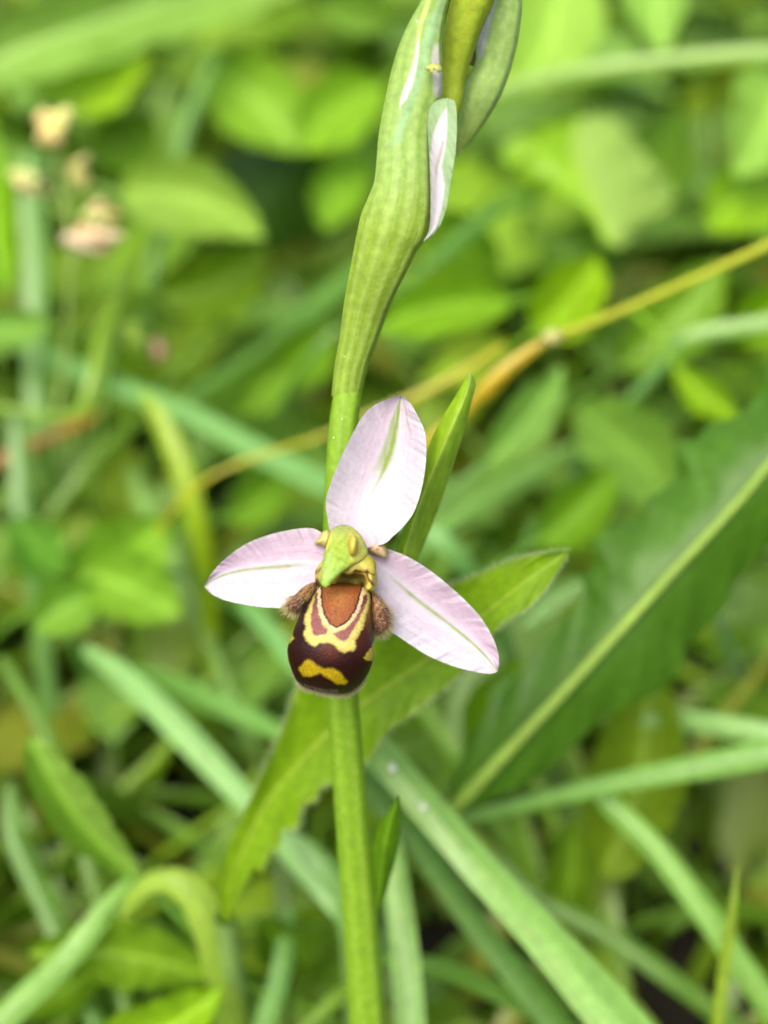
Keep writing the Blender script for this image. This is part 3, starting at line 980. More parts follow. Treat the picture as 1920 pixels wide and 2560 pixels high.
def petiole(W0, tdir, col, parent, rad_=.0007):
    """a leaf stalk from W0 down to the soil"""
    p1 = W0 + tdir * .012
    p1[2] = max(p1[2], .006)
    g = p1 + np.array([tdir[0] * .5, abs(tdir[1]) * .3 + .25, 0]) * p1[2]
    g[2] = -.003
    mid_ = (p1 + g) / 2 + np.array([0, -.002, .004])
    return wtube('petiole', np.array([W0 - tdir * .001, p1, mid_, g]), np.full(4, rad_), col, 'stem', parent, 18, 7)


def leaf(name, base, tip, width, d0, d1, col, label, bend=0.0, fold=-1.0, cat='leaf', rib=None, half=None, shape=(1.0, .8), teeth=0.0, nt=9, stalk=True, group=None, droop=0.0, veins=.12, seed=None, edge=None, parent=None):
    """one broad leaf between two points in display px (base, tip), with its stalk"""
    d0, d1 = float(far(d0)), float(far(d1))
    seed = seed if seed is not None else int(abs(base[0] * 7 + tip[1]))
    b, t = np.array(base, float), np.array(tip, float)
    ax = t - b
    ln = np.linalg.norm(ax)
    pr = np.array([-ax[1], ax[0]]) / ln
    s = np.linspace(0, 1, 26)
    mid_ = b + ax * s[:, None] + pr * (bend * ln * np.sin(np.pi * s))[:, None]
    pf = np.sin(np.pi * np.clip(s, 0, 1) ** shape[0]) ** shape[1]
    j = 1 + .11 * wob(s * 5, seed)
    tw = 1 + teeth * (np.abs((s * nt) % 1 - .5) * 2 - .5)
    hw = width / 2 * pf * j * tw
    hw2 = width / 2 * pf * (1 + .11 * wob(s * 5, seed + 1)) * tw
    hw[0] = hw2[0] = width * .02
    hw[-1] = hw2[-1] = 0.5
    tg = np.gradient(mid_, axis=0)
    nn = np.stack([-tg[:, 1], tg[:, 0]], 1) / np.linalg.norm(tg, axis=1)[:, None]
    Lf, Rg = Z('d', mid_ - nn * hw[:, None]), Z('d', mid_ + nn * hw2[:, None])
    Md = Z('d', mid_)
    th_ = empty(name, label, cat, group) if stalk else parent
    dmid = [d0, d0 + (d1 - d0) * .33 - droop, d0 + (d1 - d0) * .66 - droop, d1]
    o = lamina('leaf' if stalk else name, Lf, Md, Rg, dmid, ([0, fold * 2, fold * 2, 0], [0, fold * 2, fold * 2, 0]),
               leafcol(col, rib or tuple(min(255, int(k * 1.15 + 8)) for k in col), .05, edge, veins, 8, None, half, seed), 'leaf', th_, 44, 15, abs(fold) * .5, seed)
    if stalk:
        w0 = P(*Md[0], d0)
        w1 = P(*Md[2], dmid[0] + (dmid[1] - dmid[0]) * .25)
        td = w0 - w1
        td = td / np.linalg.norm(td)
        petiole(w0, td, tuple(int(k * .9) for k in col), th_, max(.0005, width * .012 / 25.5 / 1000 * 2))
    return th_


YG, PG, BG, PB, MG, DG, OL = (150, 205, 40), (158, 212, 104), (124, 190, 116), (146, 206, 142), (112, 168, 40), (66, 112, 22), (134, 162, 52)

# hairy arching leaf behind the flower -----------------------------------------
hairy = empty('hairy_leaf_plant', 'long hairy wavy-edged leaf arching up behind the orchid flower', 'leaf')
hl = Z('d', [(478, 1990), (468, 1920), (490, 1830), (545, 1715), (600, 1600), (625, 1530), (650, 1475), (720, 1400), (820, 1330), (920, 1280), (1000, 1255), (1100, 1212), (1170, 1196), (1229, 1189)])
hm = Z('d', [(488, 1990), (492, 1940), (520, 1850), (575, 1735), (640, 1655), (700, 1590), (770, 1530), (850, 1475), (930, 1420), (1000, 1366), (1080, 1300), (1150, 1245), (1229, 1191)])
hr = Z('d', [(500, 1990), (515, 1935), (548, 1880), (566, 1884), (586, 1838), (606, 1830), (612, 1792), (640, 1790), (655, 1742), (682, 1728), (690, 1704), (722, 1690), (770, 1665), (805, 1630), (838, 1580), (880, 1552), (930, 1512), (1000, 1450), (1078, 1355), (1150, 1305), (1196, 1245), (1228, 1196)])
HD = [34, 30, 27, 24, 21, 18, 15, 12, 10]
hcol = leafcol((126, 178, 26), (168, 204, 86), .05, (160, 198, 100), .1, 12, None, None, 3)
lf = lamina('leaf', hl, hm, hr, HD, ([0, -1, -2, -2, -1.5, -1, 0], [0, -.5, -.5, -1.5, -1.5, -1, 0]), hcol, 'leaf', hairy, 120, 31, .8, 4)
w0 = P(*hm[0], 34)
petiole(w0, np.array([.0, .15, -.98]), (150, 190, 100), hairy, .0012)
items = []
eL, eR = spline(hl, 500), spline(hr, 500)
for i in range(1500):
    k = rng.integers(120, 500)
    e = (eL if rng.uniform() < .5 else eR)[k]
    mmid = spline(hm, 500)[k] if i == 0 else hmS[k]
    if i == 0:
        hmS = spline(hm, 500)
    o_ = e - hmS[k]
    o_ = o_ / (np.linalg.norm(o_) + 1e-6)
    v = o_ + rng.normal(0, .4, 2)
    v = v / np.linalg.norm(v) * rng.uniform(5, 16)
    d_ = prof(HD, np.array([k / 499.]))[0] - 1
    items.append((e[0], e[1], d_, v[0], v[1], rng.uniform(-.3, .3), 1.0, (180, 212, 130), (226, 242, 196)))
hairs('leaf_hair', items, hairy)

# large dark leaf with a pale midrib ------------------------------------------
big = empty('broad_leaf_plant', 'large dark green toothed leaf with thick pale midrib', 'leaf')
gl = Z('d', [(960, 1745), (985, 1660), (1030, 1570), (1080, 1500), (1150, 1420), (1220, 1340), (1262, 1275), (1256, 1250), (1285, 1215), (1276, 1180), (1300, 1150), (1350, 1130), (1395, 1105), (1390, 1080), (1430, 1060), (1462, 1020), (1458, 975), (1480, 945), (1500, 950), (1530, 918), (1600, 895), (1640, 840), (1660, 780), (1740, 700), (1850, 560), (1990, 420)])
gm = Z('d', [(975, 1755), (1010, 1712), (1090, 1630), (1170, 1545), (1260, 1448), (1360, 1340), (1440, 1250), (1540, 1140), (1659, 1005), (1760, 880), (1880, 650), (1995, 420)])
grr = Z('d', [(1000, 1760), (1040, 1735), (1120, 1700), (1200, 1650), (1250, 1600), (1320, 1540), (1400, 1505), (1470, 1450), (1485, 1395), (1560, 1320), (1590, 1260), (1660, 1180), (1760, 1080), (1880, 820), (2000, 425)])
lamina('leaf', gl, gm, grr, [41, 35, 33, 33, 34, 38, 44], ([0, 3, 5, 5, 3], [0, 4, 6, 6, 3]), leafcol((80, 134, 38), (100, 150, 46), .09, None, .1, 14, None, None, 5), 'leaf', big, 110, 31, 1.2, 6)
tube('midrib', [(972, 1758, 40, 34), (1090, 1630, 34.2, 30), (1260, 1448, 31.8, 25), (1440, 1250, 32, 21), (1659, 1005, 33.5, 17), (1850, 700, 39, 11)], (150, 184, 76), 'stem', big, 60, 12)
w0 = P(*Z('d', (974, 1756)), 40)
petiole(w0, np.array([-.2, .75, -.6]), (138, 172, 62), big, .0011)

# strap-leaved grasses ------------------------------------------------------------
blade('grass_leaf', [(760, 1545, 34, 62), (830, 1630, 33, 88), (905, 1722, 32, 98), (1050, 1885, 30, 104), (1200, 2050, 29, 122), (1355, 2225, 28, 150)], (136, 196, 112), 'broad pale grass blade with two white specks slanting down beside the orchid stem', root='end', fold=.14, roll=8, seed=1)
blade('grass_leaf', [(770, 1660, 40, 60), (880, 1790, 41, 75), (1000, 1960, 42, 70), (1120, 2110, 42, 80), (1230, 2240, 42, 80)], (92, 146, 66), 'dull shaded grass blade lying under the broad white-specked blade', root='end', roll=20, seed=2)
blade('grass_leaf', [(1270, 1690, 50, 40), (1330, 1748, 49, 62), (1420, 1838, 47, 68), (1520, 1965, 45, 72), (1600, 2085, 44, 72), (1690, 2225, 43, 76)], (128, 190, 98), 'straight pale grass blade slanting down from under the level blade', root='end', seed=3)
blade('grass_leaf', [(930, 1788, 52, 14), (1000, 1772, 51, 34), (1200, 1722, 47, 48), (1400, 1676, 44, 62), (1560, 1646, 42, 74), (1720, 1615, 40, 82)], (120, 182, 96), 'long nearly level grass blade crossing over the slanting blade', root='end', seed=4)
blade('grass_leaf', [(1300, 1556, 60, 10), (1380, 1550, 59, 44), (1500, 1558, 56, 58), (1660, 1590, 52, 74), (1760, 1620, 50, 80)], (146, 206, 138), 'pale bluish grass blade above the long level blade', root='end', seed=5)
blade('grass_leaf', [(842, 1780, 40, 40), (852, 1870, 38, 66), (868, 2010, 35, 80), (886, 2230, 32, 90)], (146, 204, 128), 'upright pale grass blade close beside the orchid stem', root='end', seed=6)
blade('grass_leaf', [(540, 1740, 52, 70), (440, 1630, 55, 78), (340, 1530, 58, 76), (250, 1450, 62, 66), (180, 1400, 66, 30)], (142, 204, 140), 'wide pale bluish grass blade running into the hairy leaf', root='start', seed=7)
blade('grass_leaf', [(700, 1500, 58, 60), (630, 1418, 62, 60), (575, 1355, 65, 56), (520, 1300, 70, 40)], (122, 190, 124), 'short bluish grass blade coming out under the lip of the flower', root='start', seed=8)
blade('grass_leaf', [(640, 1600, 62, 40), (560, 1560, 65, 60), (450, 1510, 68, 62), (350, 1465, 72, 50), (290, 1440, 76, 20)], (112, 176, 92), 'green grass blade just above the wide bluish one', root='start', seed=9)
blade('grass_leaf', [(755, 1075, 70, 62), (680, 1035, 74, 68), (560, 975, 78, 66), (430, 905, 82, 62), (300, 850, 86, 60), (180, 805, 90, 56), (60, 750, 96, 50), (-60, 690, 100, 40)], (124, 190, 122), 'long bluish grass blade arching behind the orchid stem', root='start', seed=10)
blade('grass_leaf', [(310, 855, 78, 26), (340, 900, 77, 52), (380, 990, 76, 64), (415, 1090, 76, 64), (440, 1200, 78, 56), (450, 1330, 82, 46)], (146, 190, 32), 'yellow-green grass blade bent over below the bluish arch', root='end', seed=11)
blade('grass_leaf', [(-30, 2235, 36, 84), (60, 2150, 38, 78), (130, 2085, 40, 72), (210, 1990, 42, 66), (260, 1930, 44, 50), (300, 1880, 46, 20)], (136, 196, 108), 'pale grass blade slanting up under the curled yellowish leaf', root='start', seed=12)
blade('grass_leaf', [(612, 1800, 42, 18), (650, 1822, 41, 52), (700, 1870, 40, 62), (738, 1940, 41, 60), (756, 2020, 43, 56), (760, 2100, 46, 50)], (132, 192, 126), 'bluish grass blade bent in an arc beside the orchid stem', root='end', seed=13)
blade('grass_leaf', [(1592, 1870, 30, 6), (1582, 1960, 30, 24), (1565, 2080, 31, 34), (1548, 2230, 32, 36)], (126, 166, 44), 'thin upright olive grass blade with a fine tip', root='end', seed=14)
blade('grass_leaf', [(1060, 205, 92, 30), (1160, 176, 92, 48), (1300, 152, 92, 54), (1480, 132, 90, 50), (1600, 120, 88, 56), (1760, 110, 86, 56)], (138, 192, 92), 'level pale grass blade behind the drooping bud', root='end', seed=15)
blade('grass_leaf', [(1455, 742, 74, 16), (1500, 722, 73, 42), (1590, 708, 72, 46), (1740, 690, 70, 52)], (152, 210, 136), 'bright pale grass blade tip beside the yellow stalk', root='end', seed=16)
blade('grass_leaf', [(900, 1195, 82, 50), (960, 1140, 84, 62), (1060, 1075, 88, 64), (1160, 1015, 92, 58), (1240, 965, 96, 30)], (134, 196, 114), 'bluish grass blade rising behind the pointed bract', root='start', seed=17)
blade('grass_leaf', [(470, 100, 118, 14), (430, 200, 116, 34), (395, 300, 114, 38), (375, 400, 112, 36)], (112, 172, 92), 'narrow bluish grass blade above the pale drooping leaf', root='end', seed=18)
blade('grass_leaf', [(70, 330, 100, 40), (72, 450, 98, 70), (78, 560, 96, 74), (82, 680, 95, 70)], (120, 180, 104), 'upright grey-green blade behind the pinkish grass flowers', root='end', seed=19)
blade('grass_leaf', [(30, 880, 84, 40), (40, 960, 83, 56), (48, 1050, 82, 60), (62, 1180, 82, 56), (90, 1400, 84, 50)], (106, 164, 92), 'upright grey-green blade above the rounded clover-like leaves', root='end', seed=20)
blade('grass_leaf', [(120, 900, 80, 20), (170, 900, 79, 44), (200, 830, 78, 44), (230, 700, 82, 38), (300, 560, 90, 26), (330, 500, 95, 12)], (128, 178, 54), 'yellowish grass blade rising toward the pale drooping leaf', root='start', seed=21)
blade('grass_leaf', [(120, 1100, 86, 30), (200, 1000, 88, 42), (300, 900, 92, 40), (420, 760, 98, 34), (520, 640, 104, 14)], (104, 156, 44), 'dim grass blade crossing behind the bent yellow-green blade', root='start', seed=22)
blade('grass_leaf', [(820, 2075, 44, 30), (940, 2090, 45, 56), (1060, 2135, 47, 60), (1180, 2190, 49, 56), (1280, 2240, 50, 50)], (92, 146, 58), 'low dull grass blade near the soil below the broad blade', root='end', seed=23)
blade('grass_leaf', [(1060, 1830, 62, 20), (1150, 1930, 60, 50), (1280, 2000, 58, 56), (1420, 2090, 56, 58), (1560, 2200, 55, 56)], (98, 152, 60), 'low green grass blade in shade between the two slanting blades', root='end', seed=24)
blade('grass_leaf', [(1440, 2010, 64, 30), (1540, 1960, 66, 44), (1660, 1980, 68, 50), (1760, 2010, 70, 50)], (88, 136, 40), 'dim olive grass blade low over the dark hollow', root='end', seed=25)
blade('grass_leaf', [(430, 1340, 84, 30), (360, 1180, 88, 50), (310, 1080, 92, 50), (280, 1010, 96, 24)], (132, 186, 110), 'short pale blade leaning behind the yellow-green blade', root='start', seed=26)
blade('grass_leaf', [(-30, 1010, 92, 30), (60, 965, 92, 42), (150, 925, 93, 30), (240, 880, 96, 10)], (176, 132, 72), 'withered brown grass blade among green leaves', root='start', seed=27)
blade('grass_leaf', [(480, 1230, 92, 24), (560, 1170, 94, 44), (650, 1130, 96, 46), (740, 1120, 98, 40)], (100, 160, 66), 'dim grass blade behind the paler side sepal', root='end', seed=28)
blade('grass_leaf', [(560, 760, 104, 30), (640, 700, 108, 60), (720, 630, 112, 64), (800, 560, 116, 40)], (116, 180, 92), 'bluish leaf blade rising behind the ribbed ovary', root='start', seed=29)
blade('grass_leaf', [(880, 610, 84, 20), (960, 545, 86, 40), (1050, 470, 90, 44), (1150, 420, 94, 30)], (96, 158, 76), 'dim bluish blade slanting behind the big bud', root='start', seed=30)
blade('grass_leaf', [(700, 940, 66, 12), (800, 895, 66, 16), (900, 855, 66, 22), (1020, 790, 66, 24), (1090, 745, 67, 14)], (196, 204, 56), 'thin olive blade passing behind the bract tip', root='start', seed=31)
blade('grass_leaf', [(1010, 880, 52, 30), (1040, 850, 51, 46), (1090, 800, 50, 42), (1150, 755, 50, 30), (1195, 728, 50, 16)], (204, 188, 44), 'orange-yellow ageing leaf sheath behind the bract tip', root='start', seed=32)
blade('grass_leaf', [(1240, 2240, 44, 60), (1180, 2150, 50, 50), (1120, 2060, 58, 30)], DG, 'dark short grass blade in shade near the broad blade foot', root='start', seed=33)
blade('grass_leaf', [(560, 2240, 44, 60), (600, 2130, 47, 60), (620, 2030, 50, 50), (630, 1960, 54, 20)], (118, 180, 106), 'short upright bluish blade between hairy leaf and orchid stem', root='start', seed=34)
blade('grass_leaf', [(640, 2240, 40, 40), (720, 2160, 42, 44), (790, 2110, 44, 30)], (104, 150, 34), 'short yellowish blade leaning to the orchid stem foot', root='start', seed=35)
blade('grass_leaf', [(0, 1420, 70, 30), (90, 1560, 66, 46), (150, 1720, 62, 50), (200, 1900, 58, 44)], (96, 150, 48), 'dim grass blade behind the hairy upright leaf', root='end', seed=36)
blade('grass_leaf', [(20, 1700, 62, 30), (30, 1800, 60, 60), (70, 1900, 58, 60), (120, 2010, 56, 50)], (106, 166, 78), 'dull green blade standing beside the hairy upright leaf', root='end', seed=37)

# pale dew specks on the broad blade
for k, (x, y) in enumerate([(848, 1658), (914, 1742)]):
    V, F, Cc = [], [], []
    bead(x * 1.15733, y * 1.15733, 27.5, 11)
    o = make('dew_drop', np.array(V), F, np.array(Cc), 'drop')
    tag(o, ['white dew speck higher up on the broad pale grass blade', 'white dew speck lower down on the broad pale grass blade'][k], 'dew drop', 'dew specks on the broad blade')

# yellow stalk with a joint ---------------------------------------------------------
ys = empty('yellow_stalk', 'thin olive-yellow grass stalk with pale swollen joint', 'stalk')
tube('stalk', [(1195, 728, 50, 24), (1300, 690, 50, 19), (1450, 624, 49, 19), (1560, 575, 48, 19), (1659, 530, 47, 20), (1800, 465, 46, 20), (1950, 420, 46, 20)], (186, 196, 44), 'stem', ys, 50, 12, None, None, (166, 172, 44), root=True)
pillow('joint', Z('d', [(1168, 728), (1180, 714), (1200, 710), (1214, 722), (1208, 742), (1186, 748)]), Z('d', (1191, 730)), 49.5, 48, flat((214, 210, 130)), 'stem', ys, 8, 24)
tube('side_stalk', [(1470, 735, 74, 20), (1420, 800, 75, 24), (1350, 880, 77, 24), (1270, 980, 80, 24), (1200, 1090, 84, 24)], (110, 162, 82), 'stem', None, 40, 10, 'dull bluish stalk dropping from the pale blade tip', 'stalk', None, True)

# broad leaves --------------------------------------------------------------------
wl = empty('broad_leaf', 'large bright leaf with paler half hanging behind the drooping bud', 'leaf')
wll = Z('d', [(1250, 248), (1170, 266), (1120, 290), (1082, 318), (1098, 368), (1135, 398), (1185, 408), (1205, 432), (1228, 426), (1262, 470), (1288, 492), (1300, 520), (1335, 538)])
wlm = Z('d', [(1250, 248), (1236, 320), (1262, 400), (1295, 470), (1335, 538)])
wlr = Z('d', [(1250, 248), (1320, 254), (1370, 300), (1402, 345), (1440, 385), (1456, 432), (1425, 470), (1392, 482), (1372, 512), (1335, 538)])
lamina('leaf', wll, wlm, wlr, list(far([98, 90, 86, 84])), ([0, -1, 5, 3, 0], [0, 3, 8, 5, 0]), leafcol((140, 202, 40), (164, 214, 84), .05, None, .12, 7, None, (158, 206, 112), 8), 'leaf', wl, 60, 25, 2.5, 9)
petiole(P(*wlm[0], float(far(98))), np.array([-.2, .8, -.55]), (120, 170, 50), wl, .0008)
leaf('broad_leaf', (1210, -120), (1120, 200), 210, 108, 98, (154, 212, 92), 'pale smooth leaf close beside the drooping bud', -.1, -2, shape=(.9, .6))
leaf('broad_leaf', (1430, -200), (1432, 118), 150, 100, 92, (146, 206, 100), 'pale pointed leaf tip hanging above the level blade', .05, -2)
leaf('broad_leaf', (1330, -160), (1215, 140), 130, 122, 112, (112, 160, 20), 'olive-green leaf between two pale hanging leaves', .1, -2)
leaf('broad_leaf', (1700, 90), (1585, 385), 190, 92, 84, (142, 200, 92), 'pale leaf hanging down past the level blade end', -.08, -2, shape=(.8, .8))
leaf('broad_leaf', (1730, 380), (1530, 500), 170, 96, 86, (140, 200, 40), 'bright leaf under the pale hanging leaf', .1, -2)
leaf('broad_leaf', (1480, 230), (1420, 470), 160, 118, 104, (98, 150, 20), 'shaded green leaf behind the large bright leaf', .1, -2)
leaf('broad_leaf', (1155, 720), (1292, 555), 150, 84, 78, (146, 204, 28), 'small round bright leaf above the yellow stalk', .05, -2, shape=(.85, .6))
leaf('broad_leaf', (1330, 800), (1560, 560), 170, 92, 88, (120, 176, 50), 'soft green leaf under the yellow stalk', .05, -2)
leaf('broad_leaf', (1110, 655), (806, 715), 130, 80, 72, (132, 194, 46), 'bright oblong leaf pointing at the ribbed ovary', .08, -2, shape=(.9, .7))
leaf('broad_leaf', (1455, 790), (1600, 905), 84, 74, 68, (140, 198, 36), 'small bright oval leaf near the large dark leaf', .05, -1.5)
leaf('broad_leaf', (1460, 1080), (1240, 880), 190, 84, 74, (140, 200, 92), 'pale rounded leaf peeping over the large dark leaf', .05, -2, shape=(.9, .55))
leaf('broad_leaf', (1150, 1180), (1330, 1010), 130, 78, 74, (118, 178, 44), 'green leaf low behind the pale rounded leaf', .05, -2)
leaf('broad_leaf', (1040, 1010), (1215, 790), 110, 74, 68, (142, 202, 110), 'pale bluish leaf behind the orange sheath', .05, -2)
leaf('broad_leaf', (1560, 740), (1720, 610), 110, 76, 70, (130, 190, 24), 'yellow-green leaf right above the bright blade tip', .05, -2)
leaf('broad_leaf', (1170, 500), (1310, 590), 150, 112, 106, (104, 158, 52), 'dim leaf below the large bright leaf', .05, -2)
leaf('broad_leaf', (1080, 600), (900, 470), 130, 108, 98, (104, 160, 36), 'dim leaf beside the big bud white margin', .05, -2)
leaf('broad_leaf', (250, 420), (570, 515), 170, 102, 88, (146, 198, 88), 'pale drooping leaf beside the pinkish grass flowers', -.12, -2.5, shape=(.75, .8))
leaf('broad_leaf', (330, 640), (578, 530), 150, 106, 98, (108, 154, 26), 'olive leaf tucked under the pale drooping leaf', .12, -2)
leaf('broad_leaf', (60, 190), (320, 110), 150, 122, 112, (148, 204, 44), 'bright yellow-green leaf under the wide pale leaf', .1, -2)
leaf('wide_leaf', (-160, 190), (760, -90), 170, 112, 122, (142, 198, 100), 'wide long pale leaf sweeping over the other far leaves', -.03, -3, shape=(.9, .5))
leaf('broad_leaf', (470, 480), (680, 300), 250, 140, 128, (52, 92, 22), 'dark rounded leaf with deep shade put into its colour', .1, 2, shape=(.9, .55))  # the hollow's shade is put into this leaf's dark green
leaf('broad_leaf', (420, 140), (640, 330), 190, 128, 120, (132, 192, 56), 'bright leaf above the dark rounded leaf', -.1, -2)
leaf('broad_leaf', (840, 180), (650, 330), 160, 116, 106, (134, 196, 48), 'bright leaf behind the upper bud edge', .1, -2)
leaf('broad_leaf', (850, 60), (690, 20), 110, 122, 112, (138, 196, 84), 'pale leaf behind the topmost part of the spike', .1, -2)
leaf('broad_leaf', (800, 340), (700, 500), 120, 116, 108, (124, 184, 50), 'green leaf beside the narrowing big bud', .1, -2)
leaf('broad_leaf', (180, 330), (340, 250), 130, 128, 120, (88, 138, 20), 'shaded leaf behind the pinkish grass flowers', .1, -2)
leaf('broad_leaf', (-30, 250), (20, 640), 110, 112, 104, (124, 188, 30), 'yellow-green leaf beside the upright grey-green blade', .05, -2)
leaf('broad_leaf', (-70, 690), (110, 690), 90, 88, 82, (124, 182, 84), 'pale leaf end near the grey-green blade foot', .1, -1.5)
leaf('broad_leaf', (560, 820), (720, 700), 130, 108, 100, (112, 170, 40), 'green leaf behind the orchid stem joint', .1, -2)
leaf('broad_leaf', (520, 900), (640, 800), 110, 104, 98, (120, 176, 60), 'soft green leaf over the long bluish arch', -.1, -2)
leaf('clover_leaf', (110, 1250), (20, 1130), 120, 76, 70, (124, 196, 84), 'smaller rounded green leaf under the upright grey-green blade', .1, -2, shape=(.8, .6))
leaf('clover_leaf', (120, 1300), (360, 1120), 190, 80, 70, (134, 196, 66), 'wide three-cornered green leaf beside the shaded hollow', .05, -2.5, shape=(.9, .6), teeth=.08)
leaf('clover_leaf', (160, 1230), (390, 1330), 150, 76, 68, (130, 190, 62), 'green leaf overlapping the wide three-cornered leaf', -.05, -2, shape=(.9, .6))
leaf('clover_leaf', (230, 1280), (70, 1370), 130, 74, 70, (132, 194, 78), 'pale leaf turned away from the wide three-cornered leaf', .1, -2)
leaf('broad_leaf', (480, 1120), (620, 1010), 110, 92, 86, (124, 184, 56), 'green leaf behind the side sepal tip', .1, -2)
leaf('broad_leaf', (1300, 1900), (1400, 1440), 210, 62, 58, (124, 166, 42), 'broad olive-yellow leaf crossed by the level blades', .06, -3, shape=(.9, .55))
leaf('broad_leaf', (1190, 2050), (1240, 1760), 110, 64, 60, (108, 156, 36), 'olive leaf standing below the long level blade', .05, -2)
leaf('broad_leaf', (1000, 1640), (1120, 1420), 170, 66, 60, (112, 166, 26), 'bright green leaf seen under the striped side sepal', .1, -2)
leaf('broad_leaf', (1150, 1460), (1060, 1540), 60, 56, 54, (146, 204, 134), 'small glossy pale leaf end below the sepal point', .1, -1)
leaf('broad_leaf', (1290, 1250), (1130, 1360), 60, 50, 44, (152, 206, 150), 'narrow shiny pale leaf under the hairy leaf tip', .1, -1)
leaf('upright_leaf', (300, 1900), (62, 1588), 116, 46, 40, (124, 182, 66), 'upright soft hairy leaf with blunt tip', -.06, -2.5, shape=(1.15, .55), half=(140, 192, 92), teeth=.03)
leaf('broad_leaf', (460, 2110), (60, 2060), 150, 50, 44, (126, 178, 48), 'low green leaf under the curled yellowish leaf', .06, -2)
leaf('broad_leaf', (150, 2260), (480, 2130), 140, 42, 38, (142, 200, 40), 'glowing yellow-green leaf low by the hairy leaf stalk', .12, -2)
leaf('broad_leaf', (20, 2180), (230, 2050), 110, 54, 52, (112, 166, 34), 'dim leaf under the pale slanting blade', .1, -2)
leaf('broad_leaf', (620, 2130), (560, 1980), 100, 54, 50, (92, 142, 26), 'shaded leaf beside the hairy leaf stalk', .1, -2)
blade('curled_leaf', [(262, 1985, 42, 14), (285, 1945, 41, 44), (325, 1908, 40, 62), (380, 1905, 39, 82), (430, 1950, 39, 96), (465, 2030, 40, 104), (480, 2110, 42, 96)], (152, 198, 84), 'curled yellowish-green leaf arching beside the hairy leaf stalk', 'leaf', root='end', fold=.2, seed=40, mat='leaf')

# pinkish grass flowers -------------------------------------------------------------
gf = empty('grass_flower_head', 'pinkish-cream grass flower head with clustered plump spikelets', 'grass flower')
for (x, y, rx, ry, c) in [(112, 275, 42, 50, (226, 224, 150)), (62, 390, 44, 34, (222, 230, 150)), (152, 372, 40, 30, (208, 208, 120)), (212, 455, 36, 32, (220, 218, 140)), (182, 522, 66, 38, (240, 228, 172))]:
    for k in range(4):
        an = np.linspace(0, 2 * np.pi, 14, endpoint=False)
        ro = rng.uniform(-.9, .9)
        px_, py_ = x + rng.uniform(-.55, .55) * rx, y + rng.uniform(-.5, .5) * ry
        ex_, ey_ = rx * .72 * np.cos(an) * (1 + .35 * np.cos(an)), ry * .42 * np.sin(an)
        ol = np.c_[px_ + ex_ * math.cos(ro) - ey_ * math.sin(ro), py_ + ex_ * math.sin(ro) + ey_ * math.cos(ro)]
        c_ = tuple(int(np.clip(q + rng.uniform(-22, 8), 0, 255)) for q in c)
        dz = rng.uniform(-2, 2)
        pillow('spikelet', Z('d', ol), Z('d', (px_, py_)), float(far(76)) + dz, float(far(74)) + dz, pcol(c_, tuple(int(q * .9) for q in c_)), 'chaff', gf, 8, 24, float(far(78)) + dz, .5, int(x) + k)
tube('stalk', [(115, 275, 77, 8), (125, 380, 77, 10), (150, 480, 77, 10), (150, 620, 78, 10), (140, 800, 82, 11)], (150, 180, 90), 'stem', gf, 40, 8, root=True)
for k, (x, y) in enumerate([(62, 390), (152, 372), (212, 455), (182, 522)]):
    tube('branch', [(x, y, 77, 7), ((x + 140) / 2, y + 40, 77, 7), (142, y + 80, 77.5, 7)], (150, 180, 90), 'stem', gf, 12, 6)
gb = empty('closed_flower_bud', 'small closed pink-tipped bud on a green stalk', 'bud')
pillow('bud_tip', Z('d', [(320, 730), (350, 735), (366, 765), (352, 782), (325, 775)]), Z('d', (342, 757)), float(far(84)), float(far(81)), flat((206, 168, 138)), 'sepal', gb, 8, 24)
pillow('calyx', Z('d', [(255, 700), (290, 690), (325, 722), (340, 760), (320, 780), (280, 760)]), Z('d', (298, 735)), float(far(85)), float(far(79)), flat((136, 180, 76)), 'leaf', gb, 8, 24)
tube('stalk', [(270, 700, 86, 22), (240, 760, 86, 20), (225, 850, 88, 18), (215, 960, 92, 18)], (120, 170, 66), 'stem', gb, 24, 8, root=True)

# ================================================================== undergrowth
HOLLOWS = [(1570, 1790, 150, 110), (1000, 2010, 110, 70), (1480, 2110, 130, 80), (1240, 830, 50, 60), (590, 430, 90, 90), (430, 1700, 90, 60)]


def frame_ok(W, margin):
    x, y, d = project(W)
    for (hx, hy, rx_, ry_) in HOLLOWS:
        if np.any((((x * .86406 - hx) / rx_) ** 2 + ((y * .86406 - hy) / ry_) ** 2 < 1) & (W[:, 2] > .010)):
            return False
    inside = (x > -250) & (x < 2170) & (y > -250) & (y < 2810)
    lim = bdepth(y * .86406) + margin
    return not np.any(inside & (d < lim)) and np.all(d > -40) or not np.any(inside) and np.all((W @ fwd) - CAM @ fwd > .16)


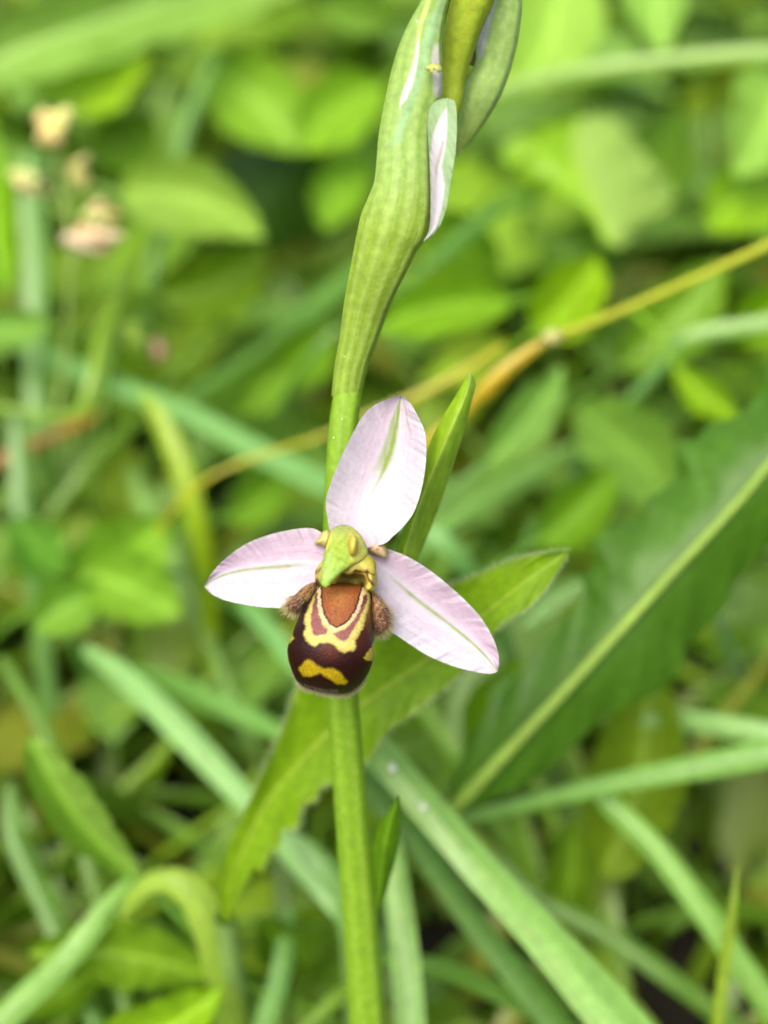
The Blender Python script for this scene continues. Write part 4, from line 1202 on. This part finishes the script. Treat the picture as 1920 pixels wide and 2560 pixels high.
def scatter(name, count, kind, label, cat, seed):
    r = np.random.default_rng(seed)
    V, F, C_ = [], [], []
    made = tries = 0
    pal = [(124, 180, 44), (144, 200, 60), (108, 162, 36), (136, 194, 92), (94, 146, 32), (152, 202, 50), (126, 184, 84), (146, 168, 60)]
    while made < count and tries < count * 6:
        tries += 1
        dist = r.uniform(-.02, .85)
        x0 = r.uniform(-1, 1) * (.12 + .30 * max(dist, 0))
        h = r.uniform(.012, .072) + .05 * smooth(.1, .5, np.array(dist)) * r.uniform(.2, 1)
        az_ = r.uniform(0, 2 * math.pi)
        dirv = np.array([math.cos(az_), math.sin(az_), 0])
        sd = np.array([-math.sin(az_), math.cos(az_), 0])
        base = np.array([x0, dist, -.003])
        if kind == 'grass':
            n = 8
            s = np.linspace(0, 1, n)
            reach = h * r.uniform(.3, 1.8)
            cen = base + dirv * (reach * s ** 1.6)[:, None] + np.array([0, 0, 1]) * (h * (1.2 * s - .35 * s ** 2 * r.uniform(.6, 1.8)))[:, None]
            wd = r.uniform(.0006, .0019) * np.sin(np.pi * np.clip(s * .8 + .2, 0, 1)) ** .7
            rows = np.stack([cen - sd * wd[:, None], cen - np.array([0, 0, .0004]), cen + sd * wd[:, None]], 1)
        else:
            n = 8
            L_ = r.uniform(.008, .022) if r.uniform() < .7 else r.uniform(.022, .034)
            s = np.linspace(0, 1, n)
            tilt = r.uniform(-.5, .6)
            c0 = base + np.array([0, 0, h])
            d3 = dirv * math.cos(tilt) + np.array([0, 0, math.sin(tilt)])
            cen = c0 + d3 * (L_ * s)[:, None] - np.array([0, 0, 1]) * (L_ * .35 * s ** 2)[:, None]
            wd = L_ * r.uniform(.22, .42) * np.sin(np.pi * s ** .85) ** .7
            up_ = np.array([0, 0, 1]) * .35
            rows = np.stack([cen - sd * wd[:, None] + up_ * (wd * .6)[:, None], cen - sd * (wd * .5)[:, None] + up_ * (wd * .2)[:, None], cen, cen + sd * (wd * .5)[:, None] + up_ * (wd * .2)[:, None], cen + sd * wd[:, None] + up_ * (wd * .6)[:, None]], 1)
        if not frame_ok(rows.reshape(-1, 3), 6):
            continue
        made += 1
        k = len(V)
        m = rows.shape[1]
        c = lin(pal[r.integers(0, len(pal))]) * r.uniform(.6, 1.15)
        V.extend(rows.reshape(-1, 3))
        C_.extend([c * (1 + .1 * q) for q in r.normal(0, .6, n * m)])
        F.extend(grid_faces(n, m, False, k))
        if kind != 'grass':
            k = len(V)
            g = base
            mid_ = (g + rows[0, m // 2]) / 2 + dirv * .002
            for q in (g, mid_, rows[0, m // 2]):
                V.append(q - sd * .0004); V.append(q + sd * .0004)
                C_.append(c); C_.append(c)
            F.extend([(k, k + 1, k + 3, k + 2), (k + 2, k + 3, k + 5, k + 4)])
    o = make(name, np.array(V), F, np.array(C_), 'grass' if kind == 'grass' else 'leaf', None, 'stuff')
    tag(o, label, cat)
    print(name, made, tries)
    return o


scatter('grass', 11000, 'grass', 'tangle of short meadow grass filling the ground behind the orchid', 'grass', 101)
scatter('undergrowth', 8500, 'leaf', 'low mass of small green meadow leaves over the soil', 'undergrowth', 102)
